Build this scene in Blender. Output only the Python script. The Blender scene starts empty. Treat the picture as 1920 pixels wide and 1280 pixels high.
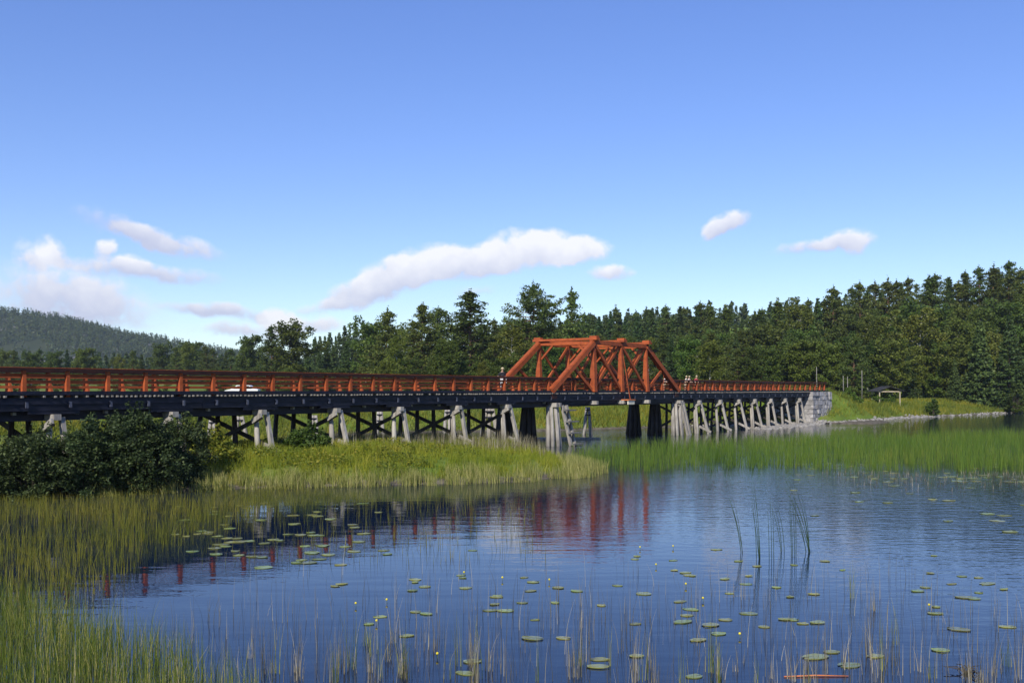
import bpy, math, random
import numpy as np
from mathutils import Vector, Matrix

random.seed(7)
RNG = np.random.default_rng(7)
sc = bpy.context.scene
COL = sc.collection

# ------------------------------------------------------------------ camera, sky, sun, exposure
EYE = 4.4            # eye height above the water
FPX = 1867.0         # focal length in pixels of the 1920 px wide photograph
HOR = 730.0          # row of the horizon
cam_d = bpy.data.cameras.new('camera')
cam_d.sensor_fit = 'HORIZONTAL'; cam_d.sensor_width = 36.0; cam_d.lens = FPX / 1920 * 36
cam_d.shift_y = (HOR - 640) / 1920
cam_d.clip_start = 0.1; cam_d.clip_end = 12000
cam = bpy.data.objects.new('camera', cam_d); COL.objects.link(cam)
cam.location = (0, 0, EYE); cam.rotation_euler = (math.radians(90), 0, 0)
sc.camera = cam

SUN = Vector((-0.25, -0.775, 0.58)).normalized()      # towards the sun: behind the camera, to the left
SUN_EL = math.asin(SUN.z); SUN_AZ = math.atan2(SUN.x, SUN.y)
sl = bpy.data.lights.new('sun', 'SUN'); sl.energy = 4.2; sl.angle = math.radians(0.53); sl.color = (1.0, 0.93, 0.82)
so = bpy.data.objects.new('sun', sl); COL.objects.link(so)
so.rotation_euler = (-SUN).to_track_quat('-Z', 'Y').to_euler(); so.location = (0, -50, 60)

def N(nt, typ, **kw):
    n = nt.nodes.new(typ)
    for k, v in kw.items():
        setattr(n, k, v)
    return n
def math_n(nt, op, a, b=None, clamp=False):
    n = N(nt, 'ShaderNodeMath', operation=op, use_clamp=clamp)
    for i, v in enumerate((a, b)):
        if v is None: continue
        if isinstance(v, (int, float)): n.inputs[i].default_value = v
        else: nt.links.new(v, n.inputs[i])
    return n.outputs[0]

world = bpy.data.worlds.new('World'); sc.world = world; world.use_nodes = True
def build_world():
    nt = world.node_tree; nt.nodes.clear(); L = nt.links.new
    out = N(nt, 'ShaderNodeOutputWorld'); bg = N(nt, 'ShaderNodeBackground')
    sky = N(nt, 'ShaderNodeTexSky', sky_type='NISHITA', sun_disc=False)
    sky.sun_elevation = SUN_EL; sky.sun_rotation = SUN_AZ
    sky.air_density = 1.0; sky.dust_density = 0.0; sky.ozone_density = 4.5; sky.altitude = 200
    hs = N(nt, 'ShaderNodeHueSaturation'); hs.inputs['Saturation'].default_value = 1.26; hs.inputs['Hue'].default_value = 0.522; hs.inputs['Value'].default_value = 1.27
    gm = N(nt, 'ShaderNodeGamma'); gm.inputs['Gamma'].default_value = 0.8      # softer fall-off towards the horizon
    L(sky.outputs[0], gm.inputs['Color']); L(gm.outputs[0], hs.inputs['Color'])
    # clouds, laid out by compass direction and elevation
    tc = N(nt, 'ShaderNodeTexCoord'); sp = N(nt, 'ShaderNodeSeparateXYZ'); L(tc.outputs['Generated'], sp.inputs[0])
    az = math_n(nt, 'ARCTAN2', sp.outputs[0], sp.outputs[1]); el = math_n(nt, 'ARCSINE', sp.outputs[2])
    cv = N(nt, 'ShaderNodeCombineXYZ'); L(az, cv.inputs[0]); L(el, cv.inputs[1])
    def noise(scale, detail, rough=0.55, vec=None, sx=1.0):
        mp = N(nt, 'ShaderNodeMapping'); mp.inputs['Scale'].default_value = (sx, 1, 1); L(vec or cv.outputs[0], mp.inputs[0])
        n = N(nt, 'ShaderNodeTexNoise'); n.inputs['Scale'].default_value = scale; n.inputs['Detail'].default_value = detail
        n.inputs['Roughness'].default_value = rough; L(mp.outputs[0], n.inputs['Vector']); return n
    w1 = noise(24, 5); off = N(nt, 'ShaderNodeVectorMath', operation='SUBTRACT'); L(w1.outputs['Color'], off.inputs[0]); off.inputs[1].default_value = (.5, .5, .5)
    sc1 = N(nt, 'ShaderNodeVectorMath', operation='MULTIPLY'); L(off.outputs[0], sc1.inputs[0]); sc1.inputs[1].default_value = (.034, .020, 0)
    wv = N(nt, 'ShaderNodeVectorMath', operation='ADD'); L(cv.outputs[0], wv.inputs[0]); L(sc1.outputs[0], wv.inputs[1])
    puff = noise(58, 5, .55); soft = noise(22, 3, .5, sx=.35)
    # px, py, half width, half height, tilt, density, brightness
    clouds = [(620, 574, 62, 15, -.1, .60, .5), (675, 548, 70, 26, -.25, .75, .45), (735, 520, 78, 32, -.25, .85, .5), (805, 492, 70, 34, -.15, 1.1, .8),
              (880, 490, 80, 30, -.1, 1.0, .6), (955, 474, 80, 34, -.15, 1.1, .75), (1040, 463, 62, 30, 0, 1.25, .95), (1095, 467, 42, 24, 0, 1.1, .85),
              (1146, 512, 42, 15, 0, .9, .6), (890, 545, 46, 12, 0, .35, .4),
              (1362, 420, 44, 18, -.35, .9, .55), (1345, 433, 30, 14, -.3, .6, .5), (1530, 462, 80, 13, -.1, .7, .45), (1600, 452, 55, 20, .05, 1.0, .6),
              (230, 425, 95, 20, .30, .50, .25), (320, 455, 105, 20, .22, .75, .35), (100, 470, 26, 26, -.5, .85, .85), (55, 478, 34, 24, 0, .6, .6),
              (199, 467, 20, 18, 0, .8, .7), (250, 492, 34, 14, 0, .8, .7), (270, 508, 150, 16, .08, .75, .3), (90, 545, 150, 52, 0, .60, .35),
              (190, 575, 140, 46, .15, .50, .35), (410, 585, 95, 15, .1, .75, .25), (525, 599, 38, 20, 0, 1.2, 1.0), (585, 608, 60, 16, 0, .7, .6), (470, 622, 120, 14, 0, .55, .4)]
    # the same kind of small cloud carries on round the rest of the horizon
    rr = random.Random(3)
    ring = []
    for k in range(16):
        a_ = .75 + k * (2 * math.pi - 1.5) / 15
        ring.append((a_ if a_ < math.pi else a_ - 2 * math.pi, rr.uniform(.06, .17), rr.uniform(.03, .07), rr.uniform(.008, .016), rr.uniform(-.2, .2), rr.uniform(.6, 1.1), rr.uniform(.4, .8)))
    items = []
    for (px, py, hw, hh, tilt, den, br) in clouds:
        a_ = math.atan((px - 960) / FPX)
        e_ = math.atan((HOR - py) / FPX * math.cos(a_))
        items.append((a_, e_, hw / FPX * math.cos(a_) ** 2 * 1.25, hh / FPX * 1.3, -tilt, den, br))
    items += ring
    dens = None; wsum = None; ysum = None
    for (a_, e_, rx, ry, tilt, den, br) in items:
        mp = N(nt, 'ShaderNodeMapping', vector_type='TEXTURE')
        mp.inputs['Location'].default_value = (a_, e_, 0); mp.inputs['Rotation'].default_value = (0, 0, tilt); mp.inputs['Scale'].default_value = (rx, ry, 1)
        L(wv.outputs[0], mp.inputs[0])
        ln = N(nt, 'ShaderNodeVectorMath', operation='LENGTH'); L(mp.outputs[0], ln.inputs[0])
        m = math_n(nt, 'SUBTRACT', 1.0, ln.outputs['Value'], True)
        m = math_n(nt, 'MULTIPLY', m, den)
        s2 = N(nt, 'ShaderNodeSeparateXYZ'); L(mp.outputs[0], s2.inputs[0])
        yv = math_n(nt, 'MULTIPLY_ADD', s2.outputs[1], .65); nt.nodes[-1].inputs[2].default_value = br
        yw = math_n(nt, 'MULTIPLY', yv, m)
        dens = m if dens is None else math_n(nt, 'ADD', dens, m)
        ysum = yw if ysum is None else math_n(nt, 'ADD', ysum, yw)
    shade = math_n(nt, 'DIVIDE', ysum, math_n(nt, 'MAXIMUM', dens, .001))
    pn = math_n(nt, 'MULTIPLY_ADD', puff.outputs['Fac'], 1.3); nt.nodes[-1].inputs[2].default_value = -.62
    sn = math_n(nt, 'MULTIPLY_ADD', soft.outputs['Fac'], .5); nt.nodes[-1].inputs[2].default_value = -.25
    near = math_n(nt, 'MULTIPLY', dens, 2.2, True)
    dn = math_n(nt, 'ADD', dens, math_n(nt, 'MULTIPLY', math_n(nt, 'ADD', pn, sn), near))
    mr = N(nt, 'ShaderNodeMapRange', interpolation_type='SMOOTHSTEP'); L(dn, mr.inputs[0])
    mr.inputs[1].default_value = .04; mr.inputs[2].default_value = .62; mr.inputs[3].default_value = 0; mr.inputs[4].default_value = .93
    shn = math_n(nt, 'ADD', shade, math_n(nt, 'MULTIPLY', pn, .5), True)
    ramp = N(nt, 'ShaderNodeValToRGB'); L(shn, ramp.inputs[0])
    ramp.color_ramp.elements[0].color = (3.3, 3.5, 4.5, 1); ramp.color_ramp.elements[0].position = .1
    ramp.color_ramp.elements[1].color = (5.6, 5.6, 5.8, 1); ramp.color_ramp.elements[1].position = .95
    mx = N(nt, 'ShaderNodeMix', data_type='RGBA'); L(mr.outputs[0], mx.inputs['Factor']); L(hs.outputs[0], mx.inputs['A']); L(ramp.outputs[0], mx.inputs['B'])
    L(mx.outputs['Result'], bg.inputs['Color']); bg.inputs['Strength'].default_value = 0.15
    L(bg.outputs[0], out.inputs[0])
build_world()
sc.view_settings.view_transform = 'Standard'; sc.view_settings.look = 'None'
sc.view_settings.gamma = 1.0; sc.view_settings.use_curve_mapping = False
sc.view_settings.exposure = 0.3
sc.cycles.use_denoising = True
sc.cycles.max_bounces = 8; sc.cycles.diffuse_bounces = 3; sc.cycles.glossy_bounces = 3
sc.cycles.transmission_bounces = 4; sc.cycles.volume_bounces = 0; sc.cycles.transparent_max_bounces = 8
sc.cycles.caustics_reflective = False; sc.cycles.caustics_refractive = False

def at(px, Y):            # world X of a photograph column at depth Y
    return (px - 960) / FPX * Y
def zat(py, Y):
    return EYE - (py - HOR) / FPX * Y
def depth(py, z=0.0):
    return (EYE - z) * FPX / (py - HOR)

# ------------------------------------------------------------------ materials
MATS = {}
def new_mat(name):
    m = bpy.data.materials.new(name); m.use_nodes = True; nt = m.node_tree
    b = nt.nodes['Principled BSDF']; MATS[name] = m
    return m, nt, b
def ramp2(nt, fac, cols):
    r = N(nt, 'ShaderNodeValToRGB'); nt.links.new(fac, r.inputs[0])
    els = r.color_ramp.elements
    while len(els) < len(cols): els.new(.5)
    for e, (p, c) in zip(els, cols): e.position = p; e.color = (*c, 1)
    return r.outputs[0]
def tex_noise(nt, scale, detail=4, coord='Object', stretch=(1, 1, 1), rough=.6):
    tc = N(nt, 'ShaderNodeTexCoord'); mp = N(nt, 'ShaderNodeMapping'); mp.inputs['Scale'].default_value = stretch
    if coord == 'World':
        g = N(nt, 'ShaderNodeNewGeometry'); nt.links.new(g.outputs['Position'], mp.inputs[0])
    else:
        nt.links.new(tc.outputs[coord], mp.inputs[0])
    n = N(nt, 'ShaderNodeTexNoise'); n.inputs['Scale'].default_value = scale; n.inputs['Detail'].default_value = detail; n.inputs['Roughness'].default_value = rough
    nt.links.new(mp.outputs[0], n.inputs['Vector']); return n
def simple(name, c0, c1, rough=.7, scale=3, stretch=(1, 1, 1), bump=.0, coord='World', spec=.3, lo=.3, hi=.7, rand=.0):
    m, nt, b = new_mat(name)
    n = tex_noise(nt, scale, 5, coord, stretch)
    col = ramp2(nt, n.outputs['Fac'], [(lo, c0), (hi, c1)])
    if rand:
        oi = N(nt, 'ShaderNodeObjectInfo'); hv = N(nt, 'ShaderNodeHueSaturation')
        mr = math_n(nt, 'MULTIPLY_ADD', oi.outputs['Random'], rand * 2); nt.nodes[-1].inputs[2].default_value = 1 - rand
        nt.links.new(mr, hv.inputs['Value']); nt.links.new(col, hv.inputs['Color']); col = hv.outputs[0]
    nt.links.new(col, b.inputs['Base Color']); b.inputs['Roughness'].default_value = rough
    b.inputs['Specular IOR Level'].default_value = spec
    if bump:
        bp = N(nt, 'ShaderNodeBump'); bp.inputs['Strength'].default_value = 1; bp.inputs['Distance'].default_value = bump
        nt.links.new(n.outputs['Fac'], bp.inputs['Height']); nt.links.new(bp.outputs[0], b.inputs['Normal'])
    return m
def leafy(name, cols, trans=.25, hue=.02, val=.25, rough=.55, patch=None, spec=.25):
    """foliage: colour varies by leaf, by object and by broad patches; some light passes through"""
    m, nt, b = new_mat(name); L = nt.links.new
    g = N(nt, 'ShaderNodeNewGeometry')
    fac = g.outputs['Random Per Island']
    if patch:
        n = tex_noise(nt, patch, 3, 'World')
        fac = math_n(nt, 'ADD', math_n(nt, 'MULTIPLY', fac, .45), math_n(nt, 'MULTIPLY_ADD', n.outputs['Fac'], 1.5)); nt.nodes[-2].inputs[2].default_value = -.5
        fac = math_n(nt, 'ADD', fac, 0.0, True)
    col = ramp2(nt, fac, cols)
    oi = N(nt, 'ShaderNodeObjectInfo'); hv = N(nt, 'ShaderNodeHueSaturation'); L(col, hv.inputs['Color'])
    h = math_n(nt, 'MULTIPLY_ADD', oi.outputs['Random'], hue * 2); nt.nodes[-1].inputs[2].default_value = .5 - hue
    wn = N(nt, 'ShaderNodeTexWhiteNoise', noise_dimensions='1D'); L(oi.outputs['Random'], wn.inputs['W'])
    v = math_n(nt, 'MULTIPLY_ADD', wn.outputs['Value'], val * 2); nt.nodes[-1].inputs[2].default_value = 1 - val
    L(h, hv.inputs['Hue']); L(v, hv.inputs['Value'])
    L(hv.outputs[0], b.inputs['Base Color']); b.inputs['Roughness'].default_value = rough; b.inputs['Specular IOR Level'].default_value = spec
    tr = N(nt, 'ShaderNodeBsdfTranslucent'); L(hv.outputs[0], tr.inputs['Color'])
    mx = N(nt, 'ShaderNodeMixShader'); mx.inputs[0].default_value = trans
    L(b.outputs[0], mx.inputs[1]); L(tr.outputs[0], mx.inputs[2]); L(mx.outputs[0], nt.nodes['Material Output'].inputs['Surface'])
    return m

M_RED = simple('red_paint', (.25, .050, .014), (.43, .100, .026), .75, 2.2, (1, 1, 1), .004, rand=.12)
M_REDDK = simple('dark_shaded_red', (.022, .008, .006), (.050, .016, .010), .7, 2, rand=.1)  # shade of the handrail face put into the red; iron shoes share it
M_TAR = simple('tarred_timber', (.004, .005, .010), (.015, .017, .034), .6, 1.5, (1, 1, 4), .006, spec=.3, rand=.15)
M_SHADEWOOD = simple('shade_tarred_timber', (.016, .013, .012), (.055, .045, .038), .75, 2.5, (1, 1, .4), .01, rand=.2)  # tarred wood darkened further, under-deck shade put into the colour
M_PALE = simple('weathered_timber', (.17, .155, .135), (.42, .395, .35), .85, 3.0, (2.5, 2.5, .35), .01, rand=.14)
M_GREYPLANK = simple('grey_plank', (.10, .095, .09), (.20, .19, .18), .85, 3, rand=.15)
M_JOIST = simple('joist_end', (.13, .12, .105), (.30, .28, .25), .85, 3)
M_PLATE = simple('grey_plate', (.05, .055, .08), (.10, .11, .15), .6, 6)
M_STONE = simple('granite', (.15, .145, .14), (.46, .44, .42), .85, 2.2, bump=.05, rand=.32)
M_ROCK = simple('shore_rock', (.14, .13, .115), (.38, .36, .32), .85, 3, bump=.03)
M_BARKPINE = simple('pine_bark', (.05, .035, .025), (.22, .12, .07), .9, 3, (1, 1, .3), .02)
M_BARKDK = simple('dark_bark', (.03, .025, .02), (.08, .065, .05), .9, 3, (1, 1, .3), .02)
M_BIRCHBARK = simple('birch_bark', (.10, .095, .09), (.62, .60, .57), .8, 4, (1, 1, 2.5), .005, lo=.35, hi=.5)
M_PINE = leafy('pine_needles', [(0, (0.036, 0.058, 0.012)), (.5, (0.075, 0.109, 0.019)), (1, (0.125, 0.150, 0.028))], .2, .022, .25)
M_SPRUCE = leafy('spruce_needles', [(0, (0.030, 0.054, 0.017)), (.5, (0.058, 0.097, 0.025)), (1, (0.095, 0.136, 0.033))], .18, .022, .28)
M_BIRCH = leafy('birch_leaves', [(0, (0.060, 0.087, 0.012)), (.5, (0.110, 0.145, 0.020)), (1, (0.170, 0.194, 0.033))], .3, .022, .25)
M_DECID = leafy('alder_leaves', [(0, (0.044, 0.076, 0.011)), (.5, (0.084, 0.126, 0.018)), (1, (0.130, 0.170, 0.028))], .28, .022, .28)
M_WILLOW = leafy('willow_leaves', [(0, (.012, .024, .008)), (.6, (.032, .056, .016)), (1, (.095, .130, .045))], .2, .02, .15, .6, spec=.2)
M_FARTREE = leafy('far_conifers', [(0, (0.025, 0.046, 0.017)), (.5, (0.048, 0.078, 0.025)), (1, (0.081, 0.104, 0.032))], .15, 0, 0)
M_GRASS = leafy('meadow_grass', [(0, (0.095, 0.142, 0.010)), (.35, (0.179, 0.226, 0.016)), (.7, (0.302, 0.299, 0.027)), (1, (0.403, 0.326, 0.051))], .3, 0, 0, .6, patch=.35)
M_SEDGE = leafy('sedge', [(0, (0.137, 0.170, 0.030)), (.5, (0.273, 0.285, 0.072)), (1, (0.483, 0.430, 0.170))], .3, 0, 0, .6)
M_BEDREED = leafy('bed_reeds', [(0, (0.048, 0.068, 0.007)), (.4, (0.119, 0.131, 0.014)), (.8, (0.199, 0.173, 0.024)), (1, (0.344, 0.284, 0.061))], .25, 0, 0, .6, patch=.18)
M_FRONTREED = leafy('front_reeds', [(0, (0.053, 0.090, 0.010)), (.5, (0.116, 0.165, 0.020)), (.85, (0.231, 0.240, 0.042)), (1, (0.483, 0.420, 0.154))], .3, 0, 0, .6)
M_FARREED = leafy('river_reeds', [(0, (0.055, 0.115, 0.013)), (.5, (0.100, 0.175, 0.020)), (.85, (0.185, 0.225, 0.033)), (1, (0.300, 0.270, 0.060))], .3, 0, 0, .6, patch=.12)
M_DRYREED = leafy('dry_reeds', [(0, (.055, .05, .026)), (.4, (.12, .105, .055)), (.75, (.24, .205, .125)), (1, (.50, .45, .32))], .2, 0, .2, .6)
M_RUSH = leafy('bulrush', [(0, (.020, .045, .014)), (1, (.05, .09, .025))], .2, .01, .1, .5)
M_BANKHERB = leafy('bank_herbs', [(0, (0.062, 0.099, 0.013)), (.45, (0.138, 0.171, 0.018)), (.75, (0.275, 0.243, 0.021)), (1, (0.342, 0.261, 0.063))], .3, 0, 0, .6, patch=.16)
M_PAD = leafy('lily_pad', [(0, (.12, .17, .035)), (.6, (.26, .29, .075)), (1, (.38, .32, .11))], .1, .03, .3, .16, spec=.5)
M_YELLOW = simple('yellow_petal', (.55, .45, .02), (.75, .62, .05), .5, 10)
M_STEM = simple('green_stem', (.06, .10, .02), (.10, .15, .04), .6, 10)
M_SAND = simple('sandy_gravel', (.38, .30, .20), (.58, .48, .34), .95, 1.2, bump=.01)
M_GREENPAINT = simple('shelter_roof', (.022, .022, .022), (.05, .048, .045), .85, 4)
M_SHELTER = simple('shelter_wood', (.34, .28, .19), (.52, .45, .33), .8, 4)
M_CREAM = simple('cream_board', (.62, .57, .42), (.72, .68, .54), .6, 3)
M_ORANGE = simple('orange_plank', (.45, .13, .04), (.6, .2, .07), .7, 3)

def ground_mat():
    m, nt, b = new_mat('ground_cover'); L = nt.links.new
    n1 = tex_noise(nt, .06, 5, 'World'); n2 = tex_noise(nt, 1.3, 5, 'World')
    f = math_n(nt, 'ADD', math_n(nt, 'MULTIPLY', n1.outputs['Fac'], .7), math_n(nt, 'MULTIPLY', n2.outputs['Fac'], .3))
    grass = ramp2(nt, f, [(.32, (.075, .135, .018)), (.5, (.135, .19, .026)), (.68, (.25, .22, .07))])
    g = N(nt, 'ShaderNodeNewGeometry'); s = N(nt, 'ShaderNodeSeparateXYZ'); L(g.outputs['Position'], s.inputs[0])
    hz = math_n(nt, 'ADD', s.outputs[2], math_n(nt, 'MULTIPLY_ADD', n2.outputs['Fac'], .3)); nt.nodes[-2].inputs[2].default_value = -.15
    mr = N(nt, 'ShaderNodeMapRange'); L(hz, mr.inputs[0]); mr.inputs[1].default_value = .12; mr.inputs[2].default_value = .3
    mud = ramp2(nt, n2.outputs['Fac'], [(.3, (.06, .05, .035)), (.7, (.20, .175, .13))])
    mx = N(nt, 'ShaderNodeMix', data_type='RGBA'); L(mr.outputs[0], mx.inputs['Factor']); L(mud, mx.inputs['A']); L(grass, mx.inputs['B'])
    L(mx.outputs['Result'], b.inputs['Base Color']); b.inputs['Roughness'].default_value = .95; b.inputs['Specular IOR Level'].default_value = .1
    bp = N(nt, 'ShaderNodeBump'); bp.inputs['Distance'].default_value = .12; L(n2.outputs['Fac'], bp.inputs['Height']); L(bp.outputs[0], b.inputs['Normal'])
    return m
M_GROUND = ground_mat()
def hill_mat():
    m, nt, b = new_mat('wooded_hill'); L = nt.links.new
    n1 = tex_noise(nt, .012, 5, 'World', (1, 1, 2.2)); n2 = tex_noise(nt, .05, 4, 'World')
    f = math_n(nt, 'ADD', math_n(nt, 'MULTIPLY', n1.outputs['Fac'], .75), math_n(nt, 'MULTIPLY', n2.outputs['Fac'], .25))
    col = ramp2(nt, f, [(.40, (.028, .042, .018)), (.56, (.045, .055, .026)), (.60, (.20, .185, .175)), (.75, (.30, .28, .27))])
    L(col, b.inputs['Base Color']); b.inputs['Roughness'].default_value = .95; b.inputs['Specular IOR Level'].default_value = .1
    return m
M_HILL = hill_mat()
def water_mat():
    m, nt, b = new_mat('water'); L = nt.links.new
    b.inputs['Base Color'].default_value = (.004, .012, .032, 1); b.inputs['Roughness'].default_value = .015
    b.inputs['IOR'].default_value = 1.33; b.inputs['Specular IOR Level'].default_value = .5
    big = tex_noise(nt, .09, 3, 'World', (1, .6, 1))            # calm and breezy patches
    g = N(nt, 'ShaderNodeNewGeometry'); s = N(nt, 'ShaderNodeSeparateXYZ'); L(g.outputs['Position'], s.inputs[0])
    # the wind reaches the open river on the right; the sheltered left stays calm
    open_ = N(nt, 'ShaderNodeMapRange', interpolation_type='SMOOTHSTEP')
    q = math_n(nt, 'ADD', math_n(nt, 'MULTIPLY', s.outputs[0], 1.0), math_n(nt, 'MULTIPLY', s.outputs[1], .42)); L(q, open_.inputs[0])
    open_.inputs[1].default_value = 9; open_.inputs[2].default_value = 32; open_.inputs[3].default_value = .12; open_.inputs[4].default_value = 1.0
    bm = N(nt, 'ShaderNodeMapRange'); L(big.outputs['Fac'], bm.inputs[0]); bm.inputs[1].default_value = .35; bm.inputs[2].default_value = .65; bm.inputs[3].default_value = .55; bm.inputs[4].default_value = 1.15
    amp = math_n(nt, 'MULTIPLY', open_.outputs[0], bm.outputs[0])
    w1 = tex_noise(nt, 2.2, 3, 'World', (.6, 1.4, 1), .5); w2 = tex_noise(nt, 7.5, 2, 'World', (.7, 1.2, 1), .5)
    h = math_n(nt, 'ADD', math_n(nt, 'MULTIPLY', w1.outputs['Fac'], .021), math_n(nt, 'MULTIPLY', w2.outputs['Fac'], .008))
    swell = tex_noise(nt, .8, 2, 'World', (.35, 1.8, 1), .4)
    h = math_n(nt, 'ADD', math_n(nt, 'MULTIPLY', h, amp), math_n(nt, 'MULTIPLY', swell.outputs['Fac'], .006))
    bp = N(nt, 'ShaderNodeBump'); bp.inputs['Strength'].default_value = 1; bp.inputs['Distance'].default_value = 1.0
    L(h, bp.inputs['Height']); L(bp.outputs[0], b.inputs['Normal'])
    return m
M_WATER = water_mat()

# ------------------------------------------------------------------ object helpers
def tag(o, label=None, cat=None, group=None, kind=None):
    if label: o['label'] = label
    if cat: o['category'] = cat
    if group: o['group'] = group
    if kind: o['kind'] = kind
    return o
def link(name, me, mat=None, parent=None, loc=None, rz=None, scale=None):
    o = bpy.data.objects.new(name, me)
    COL.objects.link(o)
    if mat is not None and me is not None and not me.materials: me.materials.append(mat)
    if parent is not None: o.parent = parent
    if loc is not None: o.location = loc
    if rz is not None: o.rotation_euler = (0, 0, rz)
    if scale is not None: o.scale = scale if hasattr(scale, '__len__') else (scale,) * 3
    return o
def empty(name, loc=(0, 0, 0), rz=0.0):
    o = bpy.data.objects.new(name, None); COL.objects.link(o); o.location = loc; o.rotation_euler = (0, 0, rz); o.empty_display_size = .3
    return o
def np_mesh(name, V, F, smooth=False):
    """V (n,3), F (m,k) with a constant k"""
    me = bpy.data.meshes.new(name)
    V = np.asarray(V, dtype=np.float32); F = np.asarray(F, dtype=np.int32); k = F.shape[1]
    me.vertices.add(len(V)); me.vertices.foreach_set('co', V.ravel())
    me.loops.add(F.size); me.loops.foreach_set('vertex_index', F.ravel())
    me.polygons.add(len(F)); me.polygons.foreach_set('loop_start', np.arange(0, F.size, k, dtype=np.int32))
    me.polygons.foreach_set('loop_total', np.full(len(F), k, dtype=np.int32))
    if smooth: me.polygons.foreach_set('use_smooth', np.ones(len(F), dtype=bool))
    me.update(calc_edges=True); me.validate()
    return me

class MB:
    def __init__(s): s.v = []; s.f = []
    def add(s, vs, fs):
        n = len(s.v); s.v += [tuple(p) for p in vs]; s.f += [tuple(i + n for i in f) for f in fs]
    QF = [(0, 3, 2, 1), (4, 5, 6, 7), (0, 1, 5, 4), (1, 2, 6, 5), (2, 3, 7, 6), (3, 0, 4, 7)]
    def box(s, x0, x1, y0, y1, z0, z1, top=None):
        """top = (x0,x1,y0,y1) for a tapered block"""
        t = top or (x0, x1, y0, y1)
        s.add([(x0, y0, z0), (x1, y0, z0), (x1, y1, z0), (x0, y1, z0), (t[0], t[2], z1), (t[1], t[2], z1), (t[1], t[3], z1), (t[0], t[3], z1)], MB.QF)
        return s
    def beam(s, p, q, w, h, side=(0, 1, 0), w2=None, h2=None):
        """square timber from p to q; w measured along `side`, h across it"""
        p, q, sd = Vector(p), Vector(q), Vector(side); d = (q - p).normalized()
        sd = (sd - d * sd.dot(d)).normalized(); up = d.cross(sd).normalized()
        w2 = w if w2 is None else w2; h2 = h if h2 is None else h2
        a = [p + sd * (i * w / 2) + up * (j * h / 2) for i, j in ((-1, -1), (1, -1), (1, 1), (-1, 1))]
        b = [q + sd * (i * w2 / 2) + up * (j * h2 / 2) for i, j in ((-1, -1), (1, -1), (1, 1), (-1, 1))]
        s.add(a + b, MB.QF); return s
    def tube(s, pts, rads, n=6, cap=True):
        pts = [Vector(p) for p in pts]; rings = []; base = len(s.v)
        d0 = (pts[-1] - pts[0]).normalized(); ref = Vector((1, 0, 0)) if abs(d0.x) < .8 else Vector((0, 1, 0))
        for i, p in enumerate(pts):
            d = (pts[min(i + 1, len(pts) - 1)] - pts[max(i - 1, 0)]).normalized()
            u = (ref - d * ref.dot(d)).normalized(); w = d.cross(u)
            for k in range(n):
                a = 2 * math.pi * k / n
                s.v.append(tuple(p + (u * math.cos(a) + w * math.sin(a)) * rads[i]))
        for i in range(len(pts) - 1):
            for k in range(n):
                k2 = (k + 1) % n
                s.f.append((base + i * n + k, base + i * n + k2, base + (i + 1) * n + k2, base + (i + 1) * n + k))
        if cap:
            s.f.append(tuple(base + k for k in reversed(range(n)))); e = base + (len(pts) - 1) * n
            s.f.append(tuple(e + k for k in range(n)))
        return s
    def mesh(s, name, smooth=False):
        me = bpy.data.meshes.new(name); me.from_pydata(s.v, [], s.f); me.update()
        if smooth: me.polygons.foreach_set('use_smooth', [True] * len(me.polygons))
        return me
    def build(s, name, mat, parent=None, smooth=False, **kw):
        return link(name, s.mesh(name, smooth), mat, parent, **kw)

# ------------------------------------------------------------------ ground, water
SPIT = [(-70, 36), (-30, 38.5), (-22, 40), (-18.5, 40.5), (-16.2, 41.8), (-13, 44), (-8, 45.2), (-3.5, 46.3), (0.5, 48), (3.4, 50.2), (4.3, 52.5), (3.8, 57),
        (3.2, 64), (2.6, 71), (0, 77), (-6, 79), (-12, 75.5), (-18, 72), (-25, 72), (-40, 90), (-70, 90)]
FAR = [(-300, 60), (-60, 64), (-32, 74), (-23, 84), (-17, 95), (-10, 101), (0, 104.5), (8, 108.5), (19, 117), (28, 123.5), (35, 126.5), (39, 128.5), (42.6, 132), (50, 140.5),
       (61, 155), (68, 161.5), (95, 189), (150, 236), (400, 420), (6000, 3000), (6000, 9000), (-6000, 9000), (-6000, 60)]
def sdf(poly, X, Y):
    """signed distance, positive inside"""
    P = np.array(poly, float); Q = np.roll(P, -1, 0)
    d2 = np.full(X.shape, 1e18); ins = np.zeros(X.shape, bool)
    for (x0, y0), (x1, y1) in zip(P, Q):
        ex, ey = x1 - x0, y1 - y0; t = np.clip(((X - x0) * ex + (Y - y0) * ey) / (ex * ex + ey * ey), 0, 1)
        d2 = np.minimum(d2, (X - x0 - t * ex) ** 2 + (Y - y0 - t * ey) ** 2)
        c = (y0 > Y) != (y1 > Y)
        if abs(ey) > 1e-9: ins ^= c & (X < (ex) * (Y - y0) / ey + x0)
    d = np.sqrt(d2); return np.where(ins, d, -d)
def sstep(x, a, b):
    t = np.clip((x - a) / (b - a), 0, 1); return t * t * (3 - 2 * t)
def wob(X, Y, s, k=0.0):
    return (np.sin(X * s + 1.3 + k) * np.cos(Y * s * 1.17 + .4 + k) + .5 * np.sin(X * s * 2.3 + Y * s * 1.9 + 2 + k) + .25 * np.sin(X * s * 5.1 - Y * s * 4.3 + k)) / 1.75
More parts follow.
